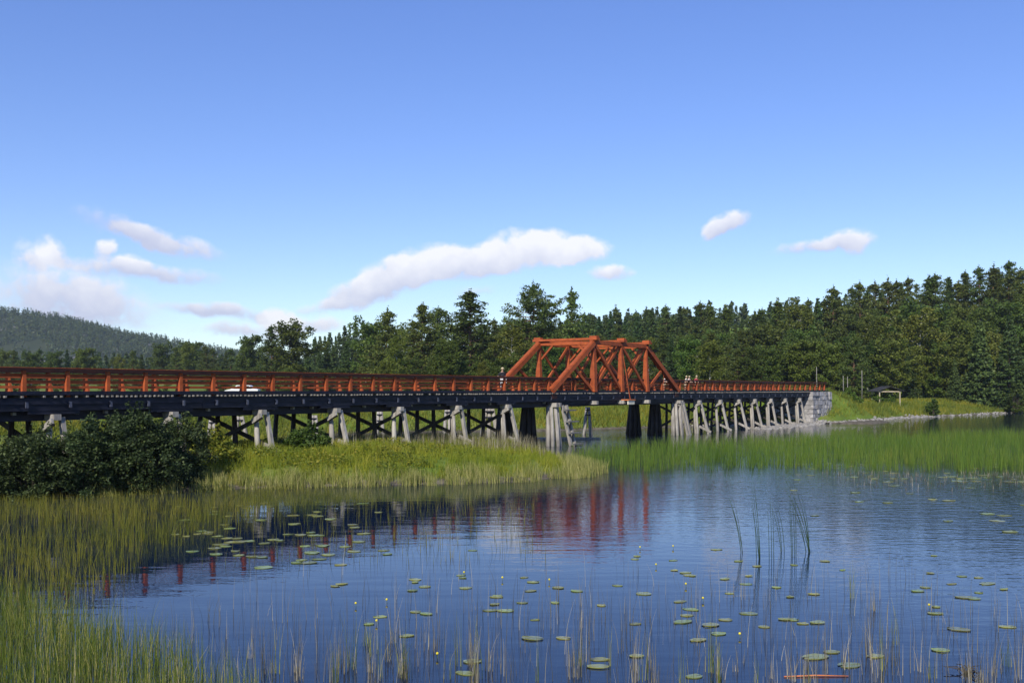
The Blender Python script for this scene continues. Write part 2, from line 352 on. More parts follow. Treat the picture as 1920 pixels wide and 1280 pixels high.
# bridge frame: a runs along the bridge, b across it (0 at the railing on this side)
P0 = Vector((-20.82, 42.51, 0)); DA = Vector((.5645, .8254, 0)); DB = Vector((-.8254, .5645, 0)); BRZ = math.atan2(DA.y, DA.x)
DECK = 4.23; BW = 5.05
def bw(a, b, z=0.0):
    return P0 + DA * a + DB * b + Vector((0, 0, z))
def height(X, Y):
    X = np.asarray(X, float); Y = np.asarray(Y, float)
    w = wob(X, Y, .35) * .6
    ds = sdf(SPIT, X, Y) + w; df = sdf(FAR, X, Y) + w
    hs = -1.2 + 1.25 * sstep(ds, -3, .3) + .50 * sstep(ds, 0, 3) + .40 * sstep(ds, 2, 9) * (1 - .5 * sstep(X, -12, 2))
    hf = -1.2 + 1.25 * sstep(df, -4, .4) + 1.05 * sstep(df, 0, 4.5) + 1.2 * sstep(df, 3, 11) + .8 * sstep(df, 9, 34)
    h = np.maximum(hs, hf)
    land = np.clip(df, 0, None)
    h = h + wob(X, Y, .18, 2) * .18 * sstep(np.maximum(ds, df), 0, 6)
    h = h + sstep(land, 90, 400) * 5 + sstep(land, 400, 1500) * 12
    # wooded slope on the right
    h = h + 27 * sstep(X * .9 + (Y - 200) * .35, 55, 175) * sstep(Y, 190, 300)
    # road embankment beyond the bridge end
    ra = (X - P0.x) * DA.x + (Y - P0.y) * DA.y; rb = (X - P0.x) * DB.x + (Y - P0.y) * DB.y
    emb = (DECK + .02 - np.clip(np.abs(rb - 2.5) - 3.2, 0, None) * .62) - np.clip(106.5 - ra, 0, None) * 2.5
    emb = emb + sstep(ra, 113, 140) * .5 - sstep(ra, 115, 129) * 3.0
    emb = np.minimum(emb, .1 + np.clip(df, 0, None) * 1.15)
    h = np.where((ra > 100) & (ra < 170), np.maximum(h, np.minimum(emb, 4.9)), h)
    return h
def hz(x, y):
    return float(height(np.array([x]), np.array([y]))[0])

def axis(lo, hi, step, outer, far_lo, far_hi):
    c = list(np.arange(lo, hi + .01, step)); g = step
    x = hi
    while x < far_hi: g *= outer; x += g; c.append(x)
    x = lo; g = step
    while x > far_lo: g *= outer; x -= g; c.insert(0, x)
    return np.array(c)
gx = axis(-75, 130, 1.25, 1.12, -6500, 6500); gy = axis(20, 260, 1.25, 1.12, -300, 9000)
GX, GY = np.meshgrid(gx, gy); GZ = height(GX, GY)
V = np.stack([GX.ravel(), GY.ravel(), GZ.ravel()], 1)
nx, ny = len(gx), len(gy); I = np.arange(nx * ny).reshape(ny, nx)
F = np.stack([I[:-1, :-1].ravel(), I[:-1, 1:].ravel(), I[1:, 1:].ravel(), I[1:, :-1].ravel()], 1)
tag(link('ground', np_mesh('ground', V, F, True), M_GROUND), 'green river banks and meadows reaching back to the hills', kind='structure')
w = 900
Vw = [(-w, -300, 0), (w, -300, 0), (w, w, 0), (-w, w, 0)]
tag(link('water', np_mesh('water', Vw, [(0, 1, 2, 3)]), M_WATER), 'blue river water rippled on the open side and calm near the reeds', kind='structure')

# sandy road leading off the bridge
def road():
    mb = MB(); pts = []
    for i in range(26):
        a = 112.7 + i * .9; b = 2.5 + max(0, i - 4) ** 1.6 * .14
        pts.append(bw(a, b))
    vs = []
    for i, p in enumerate(pts):
        d = (pts[min(i + 1, 25)] - pts[max(i - 1, 0)]).normalized(); s = Vector((-d.y, d.x, 0))
        for k in (-1.9, -.7, .7, 1.9):
            q = p + s * k; vs.append((q.x, q.y, hz(q.x, q.y) + .03 + (.04 if abs(k) < 1 else 0)))
    fs = [(i * 4 + k, i * 4 + k + 1, i * 4 + k + 5, i * 4 + k + 4) for i in range(25) for k in range(3)]
    mb.add(vs, fs); tag(mb.build('road', M_SAND), 'pale sandy road leading off the far bridge end', kind='structure')
road()

# far wooded hill on the left
HILL_Y = 1500.0
HP = [(-900, 640), (-600, 610), (-300, 588), (-100, 582), (0, 583), (60, 586), (130, 592), (200, 612), (260, 626), (330, 640), (420, 650), (520, 668), (650, 690), (800, 715), (1000, 735)]
HPX = np.array([at(p, HILL_Y) for p, _ in HP]); HPZ = np.array([zat(q + 11, HILL_Y) for _, q in HP])
def hill_h(X, Y):
    r = np.interp(X * HILL_Y / np.maximum(Y, 900), HPX, HPZ)
    f = sstep(Y, 930, 1500) * (1 - .6 * sstep(Y, 1520, 2300))
    return -2 + r * f + (wob(X, Y, .012) * 7 + wob(X, Y, .035, 1) * 3) * f
hx = np.linspace(-1900, 60, 120); hy = np.linspace(930, 2300, 60)
HX, HY = np.meshgrid(hx, hy); HZ = hill_h(HX, HY)
I = np.arange(HX.size).reshape(HX.shape)
F = np.stack([I[:-1, :-1].ravel(), I[:-1, 1:].ravel(), I[1:, 1:].ravel(), I[1:, :-1].ravel()], 1)
tag(link('hill', np_mesh('hill', np.stack([HX.ravel(), HY.ravel(), HZ.ravel() + 25], 1) - np.array([0, 0, 25.]), F, True), M_HILL), 'far wooded hill with bare rock faces', kind='structure')

# ------------------------------------------------------------------ the timber bridge
bridge = empty('timber_bridge', P0, BRZ)
tag(bridge, 'long low timber trestle bridge with red railings and a red truss span', 'bridge')
ground_cache = {}
def gz_ab(a, b):
    p = bw(a, b); return hz(p.x, p.y)
A_MIN, A_END, A_ABUT = -14.0, 113.0, 105.0

# deck
deck = MB()
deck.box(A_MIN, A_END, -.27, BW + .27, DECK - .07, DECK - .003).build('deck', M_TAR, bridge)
deck_o = bpy.data.objects['deck']
kerb = MB()
for y0 in (-.18, BW - .0): kerb.box(A_MIN, A_END, y0, y0 + .16, DECK, DECK + .09)
kerb.build('kerb_beam', M_TAR, deck_o)
jm = MB().box(-.04, .04, -.335, BW + .335, DECK - .165, DECK - .085).mesh('joist'); jm.materials.append(M_JOIST)
n = 0; rest = MB(); a = -10.0
while a < A_ABUT:
    if n < 300 and random.random() > .16:
        o = link('joist', jm, None, bridge, loc=(a + random.uniform(-.02, .02), random.uniform(-.03, .03), random.uniform(-.02, 0))); n += 1
    elif n >= 300: rest.box(a - .04, a + .04, -.335, BW + .335, DECK - .165, DECK - .085)
    a += .25
tag(rest.build('far_joists', M_JOIST, bridge), kind='stuff')
# stringers
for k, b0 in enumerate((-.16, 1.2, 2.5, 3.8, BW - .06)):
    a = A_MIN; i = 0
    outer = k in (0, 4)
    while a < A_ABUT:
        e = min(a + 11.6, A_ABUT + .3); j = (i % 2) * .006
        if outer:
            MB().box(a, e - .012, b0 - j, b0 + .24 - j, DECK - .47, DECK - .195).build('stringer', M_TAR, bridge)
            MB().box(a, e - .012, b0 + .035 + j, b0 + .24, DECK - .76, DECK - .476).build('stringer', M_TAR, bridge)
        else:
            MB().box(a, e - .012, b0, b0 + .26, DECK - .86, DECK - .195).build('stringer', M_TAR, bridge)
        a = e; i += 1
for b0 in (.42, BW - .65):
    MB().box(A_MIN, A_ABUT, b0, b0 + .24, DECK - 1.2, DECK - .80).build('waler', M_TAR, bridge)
    a = -9.0
    while a < 42:
        if random.random() < .7:
            MB().box(a - .07, a + .07, .22 if b0 < 1 else b0 + .25, .41 if b0 < 1 else b0 + .42, DECK - .93, DECK - .80).build('cross_beam_end', M_PALE, bridge)
        a += 1.45
# bolt plates on the outer stringer below every railing post
pm = MB().box(-.06, .06, -.225, -.17, DECK - .62, DECK - .36).mesh('bracket_plate'); pm.materials.append(M_PLATE)
for t in range(-4, 53):
    link('bracket_plate', pm, None, bridge, loc=(2.0 * t, 0, 0))

# railings
def rail_side(far):
    s = -1 if far else 1; y = BW if far else 0.0
    def Y(b): return y + s * b
    def bx(mb, x0, x1, b0, b1, z0, z1):
        q = sorted((Y(b0), Y(b1))); return mb.box(x0, x1, q[0], q[1], z0, z1)
    hand = bx(MB(), A_MIN, A_END, -.07, .23, DECK + .98, DECK + 1.10).build('railing', M_REDDK, bridge)  # dark colour stands in for shade on the board's face
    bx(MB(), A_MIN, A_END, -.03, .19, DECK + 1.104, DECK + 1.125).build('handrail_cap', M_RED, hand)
    mb = MB(); q = sorted((Y(0), Y(.15)))
    mb.box(-.10, .10, q[0], q[1], DECK - .16, DECK + .98, top=(-.075, .075, q[0], q[1]))
    q = sorted((Y(.152), Y(.44))); q2 = sorted((Y(.152), Y(.17)))
    mb.box(-.06, .06, q[0], q[1], DECK + .0, DECK + .80, top=(-.05, .05, q2[0], q2[1]))
    pm = mb.mesh('post'); pm.materials.append(M_RED)
    for t in range(-6, 57): link('post', pm, None, hand, loc=(2.0 * t + random.uniform(-.03, .03), 0, 0))
    for (z0, z1) in ((.22, .33), (.45, .57), (.71, .85)):
        bays = 3; i = -6
        while i < 56:
            e = min(i + bays, 56.4)
            bx(MB(), 2.0 * i + .005, 2.0 * e - .005, .155 + (i % 2) * .004, .205, DECK + z0 + random.uniform(-.008, .008), DECK + z1).build('rail', M_RED, hand)
            i += bays
rail_side(False); rail_side(True)

# trestles: cap, piles, raking strut, cross braces
def log(mb, p, q, r0, r1, n=8):
    p, q = Vector(p), Vector(q); m = p.lerp(q, .5) + Vector((random.uniform(-.03, .03), random.uniform(-.03, .03), 0))
    return mb.tube([p, m, q], [r0, (r0 + r1) / 2 * 1.02, r1], n)
TR = [-5.0, 1.3, 7.4, 13.0, 18.6, 24.2, 30.2, 36.1, 70.0, 75.4, 80.6, 85.4, 90.6, 95.6, 101.0]
CAPZ = DECK - 1.17
for i, a in enumerate(TR):
    cap = MB().box(a - .17, a + .17, -.36, 5.6, CAPZ, CAPZ + .26).build('trestle', M_PALE, bridge)
    MB().box(a - 1.2, a + 1.2, -.10, .16, CAPZ + .262, CAPZ + .40).build('bolster', M_TAR, cap)
    for k, b in enumerate((.35, 2.0, 3.4, 4.9)):
        lean = (.06, .02, -.02, -.06)[k]; g = min(gz_ab(a, b), 0) - .6
        log(MB(), (a + random.uniform(-.05, .05), b, CAPZ - .003), (a + random.uniform(-.1, .1), b - lean * (CAPZ - g), g), .13, .17).build('pile', M_PALE if k in (0,) else M_SHADEWOOD, cap, smooth=True)  # near pile pale, inner piles coloured for the deck's shade
    rk = .22 + random.uniform(-.05, .06)
    g = gz_ab(a, -.9) - .5; aa = a + .30
    MB().beam((aa, -.16, CAPZ + .12), (aa + random.uniform(-.05, .15), -.16 - rk * (CAPZ - g), g), .20, .22, (1, 0, 0)).build('raking_strut', M_PALE, cap)
    if random.random() < .6:
        log(MB(), (a - .25, .05, CAPZ - .4), (a - .35, -.22, g), .11, .14).build('pile', M_PALE, cap, smooth=True)
    # cross braces either side of the piles; deck shade painted as dark wood, sunlit ends pale
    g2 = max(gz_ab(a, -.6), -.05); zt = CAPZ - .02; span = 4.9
    MB().beam((a - .235, -.42, zt - .10), (a - .235, 5.0, max(g2 + .0, .1)), .10, .22, (1, 0, 0)).build('brace', M_SHADEWOOD, cap)
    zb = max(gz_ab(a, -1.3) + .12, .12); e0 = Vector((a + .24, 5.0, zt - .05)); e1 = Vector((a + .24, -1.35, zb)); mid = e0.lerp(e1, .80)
    MB().beam(e0, mid, .10, .22, (1, 0, 0)).build('brace', M_SHADEWOOD, cap)
    MB().beam(mid, e1, .10, .22, (1, 0, 0)).build('brace_end', M_PALE, cap)  # same timber as above, coloured pale where sun reaches it
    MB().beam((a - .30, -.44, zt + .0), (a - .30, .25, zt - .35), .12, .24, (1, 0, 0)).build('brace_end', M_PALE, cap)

# the two river piers under the truss: clustered piles
def pier(a, ladder):
    cap = MB().box(a - .32, a - .04, -.5, 5.6, CAPZ - .02, CAPZ + .30).build('pier', M_PALE, bridge)
    MB().box(a + .12, a + .40, -.5, 5.6, CAPZ - .02, CAPZ + .30).build('pier_cap', M_PALE, cap)
    for (b, n, m, spread) in ((.15, 7, M_PALE, .95), (2.4, 8, M_SHADEWOOD, 1.25), (4.7, 8, M_SHADEWOOD, 1.3)):  # inner clusters carry the deck's shade in their colour
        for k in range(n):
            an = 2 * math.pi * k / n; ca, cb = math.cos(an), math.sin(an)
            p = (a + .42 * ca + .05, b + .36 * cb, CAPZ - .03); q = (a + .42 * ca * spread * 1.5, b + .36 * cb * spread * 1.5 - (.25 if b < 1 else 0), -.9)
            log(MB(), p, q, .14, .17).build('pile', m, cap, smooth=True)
    for da in ((.65, 1.25) if ladder else (-.05, .45)):
        MB().beam((a + da, -.40, CAPZ + .1), (a + da + .55, -1.05, -.7), .22, .22, (1, 0, 0)).build('raking_strut', M_PALE, cap)
    if ladder:
        for k in range(4):
            t = .10 + k * .23; z = CAPZ + .1 - t * (CAPZ + .8); y = -.40 - .65 * t - .20
            MB().box(a + .35 + .5 * t, a + 1.95 + .5 * t, y - .26, y + .06, z - .05, z + .05).build('step_plank', M_GREYPLANK, cap)
    else:
        for zz in (CAPZ - .35,): MB().box(a - .55, a + .55, -.32, -.26, zz, zz + .12).build('iron_band', M_TAR, cap)
pier(42.6, True); pier(65.2, False)

# truss span
V1, V2, V3, T0, T1 = 48.6, 53.4, 58.2, 42.0, 65.0
CH = 8.20 - .02
def truss(y, far):
    s = -1 if far else 1
    def Y(b): return y + s * b
    ch = MB().beam((V1 - .35, Y(-.14), CH + .14), (V3 + .35, Y(-.14), CH + .14), .30, .34).build('truss', M_RED, bridge)
    # end diagonals: pairs of timbers with a cover strip
    for (p, q) in (((T0, DECK + .03), (V1, CH + .10)), ((T1, DECK + .03), (V3, CH + .10))):
        for off in (-.24, -.01):
            MB().beam((p[0], Y(off - .02), p[1]), (q[0], Y(off - .02), q[1]), .19, .40).build('end_diagonal', M_RED, ch)
        u = Vector((q[0] - p[0], 0, q[1] - p[1])).normalized(); nrm = Vector((-u.z, 0, u.x)) * (.22 if u.x > 0 else -.22)
        MB().beam(Vector((p[0], Y(-.15), p[1])) + nrm, Vector((q[0], Y(-.15), q[1])) + nrm, .30, .06).build('cover_board', M_RED, ch)
    # uprights, wider at the foot
    for v in (V1, V2, V3):
        q0 = sorted((Y(-.42), Y(.10))); q1 = sorted((Y(-.26), Y(-.02)))
        MB().box(v - .23, v + .23, q0[0], q0[1], DECK - .02, CH - .035, top=(v - .11, v + .11, q1[0], q1[1])).build('upright', M_RED, ch)
    # crossed diagonals in the middle panels
    for (l, r) in ((V1, V2), (V2, V3)):
        MB().beam((l + .15, Y(-.22), CH - .05), (r - .15, Y(-.24), DECK + .12), .13, .24).build('diagonal', M_RED, ch)
        for off in (.0,):
            MB().beam((r - .15, Y(off - .03), CH - .05), (l + .15, Y(off - .05), DECK + .12), .13, .24).build('diagonal', M_RED, ch)
            MB().beam((r - .55, Y(off + .12), CH - .05), (l - .05, Y(off + .12), DECK + .12), .10, .20).build('diagonal', M_RED, ch)
    # short counter braces in the end panels
    fx = .52
    MB().beam((T0 + (V1 - T0) * fx, Y(-.15), DECK + (CH - DECK) * fx - .1), (V1 - .2, Y(-.15), DECK + .1), .13, .24).build('counter_brace', M_RED, ch)
    MB().beam((T1 + (V3 - T1) * fx, Y(-.15), DECK + (CH - DECK) * fx - .1), (V3 + .2, Y(-.15), DECK + .1), .13, .24).build('counter_brace', M_RED, ch)
    # iron hanger rods
    for v in (T0 + 3.1, T1 - 3.1):
        MB().tube([(v, Y(-.15), DECK), (v, Y(-.15), DECK + 2.0)], [.022, .022], 5).build('hanger_rod', M_RED, ch)
    return ch
near_truss = truss(0.0, False); far_truss = truss(BW, True)
for v in (V1, V2, V3):
    cb = MB().box(v - .30, v + .30, -.62, BW + .62, CH + .32, CH + .50).build('cross_beam', M_RED, bridge)
    for y in (-.22, BW + .22):
        MB().box(v - .20, v + .20, y - .34, y + .34, CH + .504, CH + .66).build('beam_block', M_RED, cb)
    MB().box(v - .10, v + .10, .06, BW - .06, CH - .02, CH + .16).build('tie_beam', M_RED, cb)
    for (y0, y1) in ((.1, 1.3), (BW - .1, BW - 1.3)):
        MB().beam((v, y0, CH - 1.2), (v, y1, CH + .02), .14, .16, (1, 0, 0)).build('knee_brace', M_RED, cb)
for (l, r) in ((V1, V2), (V2, V3)):
    for k, (y0, y1) in enumerate(((.1, BW - .1), (BW - .1, .1))):
        MB().beam((l + .2, y0, CH + .21 + k * .10), (r - .2, y1, CH + .21 + k * .10), .16, .09, (0, 0, 1)).build('wind_brace', M_RED, bridge)
for v in (V1, V3, V2):
    MB().box(v - .15, v + .15, -.55, BW + .55, DECK - 1.06, DECK - .77).build('floor_beam', M_PALE, bridge)
for y in (.12, BW - .36):
    MB().box(T0, T1, y, y + .22, DECK - 1.02, DECK - .772).build('bottom_chord', M_TAR, bridge)
for v in (T0 + .4, T1 - .4):
    MB().box(v - .35, v + .35, -.26, -.20, DECK - .55, DECK - .05).build('iron_shoe', M_REDDK, bridge)

# board hung below the truss by a red rod
brd = empty('hanging_board', bw(V2 + .55, -.75, 0), BRZ)
tag(brd, 'cream board with an orange top plank hung under the truss by a red rod', 'sign board')
MB().box(-.58, .58, -.16, -.06, DECK - 1.12, DECK - .78).build('board', M_CREAM, brd)
MB().box(-.66, .66, -.22, .50, DECK - .775, DECK - .68).build('top_plank', M_ORANGE, brd)
MB().tube([(-.42, .58, CH - .05), (.15, .05, DECK - .68)], [.04, .04], 6).build('rod', M_RED, brd)

# ------------------------------------------------------------------ stone abutment
def abutment():
    ab = empty('stone_abutment', P0, BRZ); tag(ab, 'grey granite block abutment at the far bridge end', 'abutment')
    rnd = random.Random(5)
    z0, z1 = .1, DECK - .10
    core = MB(); core.box(A_ABUT - .55, A_END - .1, -.62, BW + .62, -.8, z1 - .30, top=(A_ABUT + .28, A_END - .3, -.28, BW + .28)); core.build('core_wall', M_STONE, ab)
    nrow = 7; cut = [0, .17, .29, .45, .57, .73, .86, 1.0]
    for r in range(nrow):
        t0 = cut[r]; t1 = cut[r + 1]; za = z0 + (z1 - z0) * t0; zb = z0 + (z1 - z0) * t1 - .035
        f0 = A_ABUT - .75 + .75 * t0; f1 = A_ABUT - .75 + .75 * t1
        y0 = -.95 + .40 * t0; y1 = -.95 + .40 * t1
        x = f0
        first = True
        while x < A_END - .2:
            wd = rnd.uniform(.4, 1.5); e = min(x + wd, A_END)
            j = rnd.uniform(-.10, .08); lf = f0 if first else x; lt = f1 if first else x
            MB().box(lf, e - .03, y0 + j, y0 + .5, za, zb, top=(lt, e - .03, y1 + j, y1 + .5)).build('stone', M_STONE, ab)
            x = e; first = False
        y = -.45
        while y < BW + .5:
            wd = rnd.uniform(.6, 1.1); e = min(y + wd, BW + .6); j = rnd.uniform(-.04, .04)
            MB().box(f0 + j, f0 + .5, y, e - .03, za, zb, top=(f1 + j, f1 + .5, y, e - .03)).build('stone', M_STONE, ab); y = e
abutment()

# ------------------------------------------------------------------ ice guards upstream: paired leaning logs with iron bands
def ice_guard(px, top_py, Y, label, n=2, fat=1.0):
    x = at(px, Y); zt = zat(top_py, Y); g = hz(x, Y) - .4
    o = empty('ice_guard', (x, Y, 0), 0); tag(o, label, 'ice guard', 'ice guards standing behind the bridge')
    for k in range(n):
        dx = (k - (n - 1) / 2); f = .22 * fat
        log(MB(), (dx * f, 0, zt - abs(dx) * .1), (dx * f * 3.6 + random.uniform(-.15, .15), random.uniform(-.3, .3), g), .13 * fat, .20 * fat).build('log', M_PALE, o, smooth=True)
    for z in (zt - .35, zt - .85):
        r = .24 * fat if n == 2 else .34 * fat
        MB().tube([(0, 0, z), (0, 0, z + .09)], [r * (1 + (zt - z) * .18)] * 2, 12).build('iron_band', M_TAR, o)
for args in [(398, 784, 74, 'pale ice guard beyond the bridge next to the bushes'),
             (450, 779, 66, 'thick white banded ice guard behind the first clear trestle'),
             (589, 777, 78, 'white ice guard with two bands seen under the middle of the left bridge half'),
             (712, 770, 82, 'slim pale ice guard left of the water gap under the bridge'),
             (839, 766, 88, 'pale ice guard behind the trestle where the water begins'),
             (918, 764, 84, 'stout brown banded ice guard left of the truss pier', 3, 1.15),
             (1102, 762, 97.5, 'lone pair of pale leaning logs in the water below the truss')]:
    ice_guard(*args)

# log boom floating behind the spit
for k in range(4):
    x0 = -16.0 + k * 6.0; y0 = 86.5 + k * .35
    mb = MB(); mb.tube([(x0, y0, .06), (x0 + 2.9, y0 + .1, .07), (x0 + 5.8, y0 + .3, .06)], [.13, .15, .12], 8)
    names = ['pale boom log floating farthest from the truss', 'pale boom log floating behind the grassy spit', 'pale boom log floating left of the truss pier', 'pale boom log floating beside the pair of leaning logs']
    o = mb.build('boom_log', M_PALE, smooth=True); tag(o, names[k], 'log', 'floating log boom')

# ------------------------------------------------------------------ trees
def cards(C, size, droop=0.0, aspect=1.6, rng=RNG, up=None):
    """one small four-cornered leaf or needle spray per centre"""
    n = len(C); C = np.asarray(C, float)
    d = rng.normal(size=(n, 3)); d[:, 2] = d[:, 2] * .6 - droop
    d /= np.linalg.norm(d, axis=1)[:, None]
    r = rng.normal(size=(n, 3))
    if up is not None: r = np.cross(d, rng.normal(size=(n, 3)) * .6 + np.array([0, 0, up]))
    s = r - (r * d).sum(1)[:, None] * d; s /= np.linalg.norm(s, axis=1)[:, None] + 1e-9
    size = np.broadcast_to(np.asarray(size, float), (n,)) * rng.uniform(.65, 1.35, n)
    L = d * (size * aspect * .5)[:, None]; W = s * (size * .5)[:, None]
    V = np.stack([C - L, C - L * .1 + W, C + L, C - L * .1 - W], 1).reshape(-1, 3)
    return V, np.arange(4 * n).reshape(n, 4)
def clumps(cen, rad, per, rng, flat=.6):
    out = []
    for c, r, m in zip(cen, rad, per):
        p = rng.normal(size=(m, 3)); p /= np.linalg.norm(p, axis=1)[:, None]; p *= (rng.uniform(.25, 1, m) ** .6)[:, None] * r
        p[:, 2] *= flat; out.append(p + c)
    return np.concatenate(out)
PROTO = {}
def make_pine(name, H, R, low, seed, dens=1.0, gap=.0, cone=.5):
    """cone 1 = young and conical, 0 = old and flat-topped"""
    rng = np.random.default_rng(seed); tr = MB(); P = []
    lean = rng.uniform(-.03, .03, 2); tp = []
    for k in range(6):
        t = k / 5; tp.append((lean[0] * H * t + rng.uniform(-.1, .1), lean[1] * H * t + rng.uniform(-.1, .1), H * t - (.4 if k == 0 else 0)))
    tr.tube(tp, [H * .014 + .05, H * .012, H * .010, H * .008, H * .005, .03], 7)
    z = low * H; bias = rng.uniform(.75, 1.2, 8)
    while z < H * .985:
        t = (z - low * H) / (H * (1 - low))
        dome = (.62 + .55 * math.sin(math.pi * min(t * .95 + .18, 1.0))) * (1 - t ** (3.2 + 5 * (1 - cone) ** 3)) + .07
        con = 1.08 * (1 - t) ** .75 + .05
        prof = (dome * (1 - cone) + con * cone) * bias[min(int(t * 8), 7)]
        for k in range(rng.integers(4, 7)):
            if rng.random() < gap: continue
            an = rng.uniform(0, 2 * math.pi); L = R * prof * rng.uniform(.5, 1.2); rise = L * rng.uniform(.0, .35) * (.6 + t)
            c = np.array([lean[0] * z, lean[1] * z, z]); e = c + np.array([math.cos(an) * L, math.sin(an) * L, rise])
            m = (c + e) / 2 + np.array([0, 0, -.08 * L]); tr.tube([c, m, e], [.04 + .010 * L, .025 + .005 * L, .012], 3, False)
            nc = max(2, int(1 + L * 1.1))
            for q in np.linspace(.42 if L > 1.4 else .15, 1.0, nc):
                pc = c * (1 - q) ** 2 + 2 * m * q * (1 - q) + e * q * q
                n_ = int(rng.integers(16, 34) * dens); r = rng.uniform(.22, .46) * (.8 + .08 * L)
                w_ = rng.normal(size=(n_, 3)) * np.array([r, r, r * .42]); w_[:, 2] += .10 - .25 * (w_[:, 0] ** 2 + w_[:, 1] ** 2)
                P.append(pc + rng.normal(size=3) * .12 + w_)
        z += rng.uniform(.40, .72) * H / 20
    P.append(np.array([lean[0] * H, lean[1] * H, H]) + rng.normal(size=(30, 3)) * np.array([.12, .12, .35]))
    V, F = cards(np.concatenate(P), .23, -.35, 1.7, rng); PROTO[name] = (tr.mesh(name + '_trunk', True), np_mesh(name + '_crown', V, F), H, M_BARKPINE, M_PINE)
def make_spruce(name, H, R, low, seed, dens=1.0):
    rng = np.random.default_rng(seed); tr = MB(); tr.tube([(0, 0, -.4), (0, 0, H * .5), (0, 0, H)], [H * .012 + .04, H * .007, .02], 6); P = []
    z = low * H
    while z < H * .99:
        t = (z - low * H) / (H * (1 - low)); L0 = R * (1 - t) ** .85 + .12
        for k in range(int(rng.integers(5, 8))):
            an = rng.uniform(0, 2 * math.pi); L = L0 * rng.uniform(.65, 1.18); dr = -.22 * L + .10 * L * t
            m = int((10 + 20 * L) * dens); q = rng.uniform(.12, 1, m) ** .8; side = rng.normal(size=m) * .20 * (1.15 - q) * L + rng.normal(size=m) * .06
            x = math.cos(an) * L * q - math.sin(an) * side; y = math.sin(an) * L * q + math.cos(an) * side
            zz = z + dr * q + .12 * L * q ** 3 - np.abs(rng.normal(size=m)) * .16
            P.append(np.stack([x, y, zz], 1))
        z += rng.uniform(.34, .55) * H / 18
    V, F = cards(np.concatenate(P), .26, .35, 1.7, rng); PROTO[name] = (tr.mesh(name + '_trunk', True), np_mesh(name + '_crown', V, F), H, M_BARKDK, M_SPRUCE)
def make_leaf(name, H, R, low, seed, bark, mat, weep=.5, size=.21, dens=1.0, stems=1):
    rng = np.random.default_rng(seed); tr = MB(); cen = []; rad = []; per = []; hang = []
    for s_ in range(stems):
        off = np.array([rng.uniform(-.3, .3), rng.uniform(-.3, .3), 0]) * (stems > 1); ln = rng.uniform(-.06, .06, 2) * (1 + .8 * (stems > 1))
        tp = [off + np.array([ln[0] * H * t + rng.uniform(-.12, .12), ln[1] * H * t + rng.uniform(-.12, .12), H * t * .96 - (.4 if t == 0 else 0)]) for t in (0, .25, .5, .75, 1)]
        tr.tube(tp, [H * .010 + .02, H * .008, H * .005, H * .0022, .008], 7)
        for t in np.linspace(max(low, .3), .98, 16): cen.append(np.array(tp[min(int(t * 4), 3)]) * (1 - (t * 4) % 1) + np.array(tp[min(int(t * 4) + 1, 4)]) * ((t * 4) % 1) + rng.normal(size=3) * .3); rad.append(.7); per.append(50)
        nb = int(34 / stems)
        for k in range(nb):
            t = low + (1 - low) * (k + rng.random()) / nb; c = np.array(tp[min(int(t * 4), 3)]) * (1 - (t * 4) % 1) + np.array(tp[min(int(t * 4) + 1, 4)]) * ((t * 4) % 1)
            prof = math.sin(math.pi * (.12 + .80 * (t - low) / (1 - low) ** 1.0)) ** .8
            an = rng.uniform(0, 2 * math.pi); L = R * prof * rng.uniform(.55, 1.15) + .25; e = c + np.array([math.cos(an) * L, math.sin(an) * L, L * rng.uniform(.25, .8)])
            tr.tube([c, (c + e) / 2 + np.array([0, 0, .05 * L]), e], [.03 + .012 * L, .02 + .005 * L, .01], 3, False)
            for q in (.4, .62, .82, 1.02):
                pc = c + (e - c) * q + rng.normal(size=3) * .25; r = rng.uniform(.5, .95); cen.append(pc); rad.append(r); per.append(int(58 * dens * r / .7))
                if weep and q > .5:
                    for h in range(3):
                        m = 14; st = pc + rng.normal(size=3) * .4; ln_ = rng.uniform(.6, 1.8) * weep * 1.6; qq = rng.random(m)[:, None]
                        hang.append(st + np.array([0, 0, -1.0]) * ln_ * qq + rng.normal(size=(m, 3)) * .09)
    C = clumps(cen, rad, per, rng, .8)
    if hang: C = np.concatenate([C] + hang)
    V, F = cards(C, size, .3 * (weep > 0), 1.3, rng); PROTO[name] = (tr.mesh(name + '_trunk', True), np_mesh(name + '_crown', V, F), H, bark, mat)
make_pine('pine_a', 20, 4.7, .06, 11, 1.1, .0, .75); make_pine('pine_b', 20, 4.0, .10, 12, 1.0, .05, .6); make_pine('pine_c', 20, 3.4, .25, 13, 1.0, .05, .35); make_pine('pine_d', 20, 5.6, .24, 19, 1.0, .12, .0); make_pine('pine_e', 18, 2.3, .06, 15, .8, .2, .8)
make_spruce('spruce_a', 18, 2.9, .04, 21); make_spruce('spruce_b', 18, 2.3, .06, 22); make_spruce('spruce_c', 12, 2.4, .03, 23)
make_leaf('birch_a', 15, 3.0, .14, 31, M_BIRCHBARK, M_BIRCH, .6); make_leaf('birch_b', 15, 2.5, .18, 32, M_BIRCHBARK, M_BIRCH, .7)
make_leaf('alder_a', 11, 3.2, .08, 33, M_BARKDK, M_DECID, 0, .24); make_leaf('alder_b', 11, 2.8, .06, 34, M_BARKDK, M_DECID, .25, .22, 1.0, 2)
make_leaf('young_birch', 8, 2.3, .06, 35, M_BIRCHBARK, M_BIRCH, .3, .2)
KIND = {'pine': 'pine_tree', 'spruce': 'spruce_tree', 'birch': 'birch_tree', 'alder': 'leafy_tree', 'young': 'birch_tree'}
CATS = {'pine': 'pine tree', 'spruce': 'spruce tree', 'birch': 'birch tree', 'alder': 'leafy tree', 'young': 'birch tree'}
ntree = 0
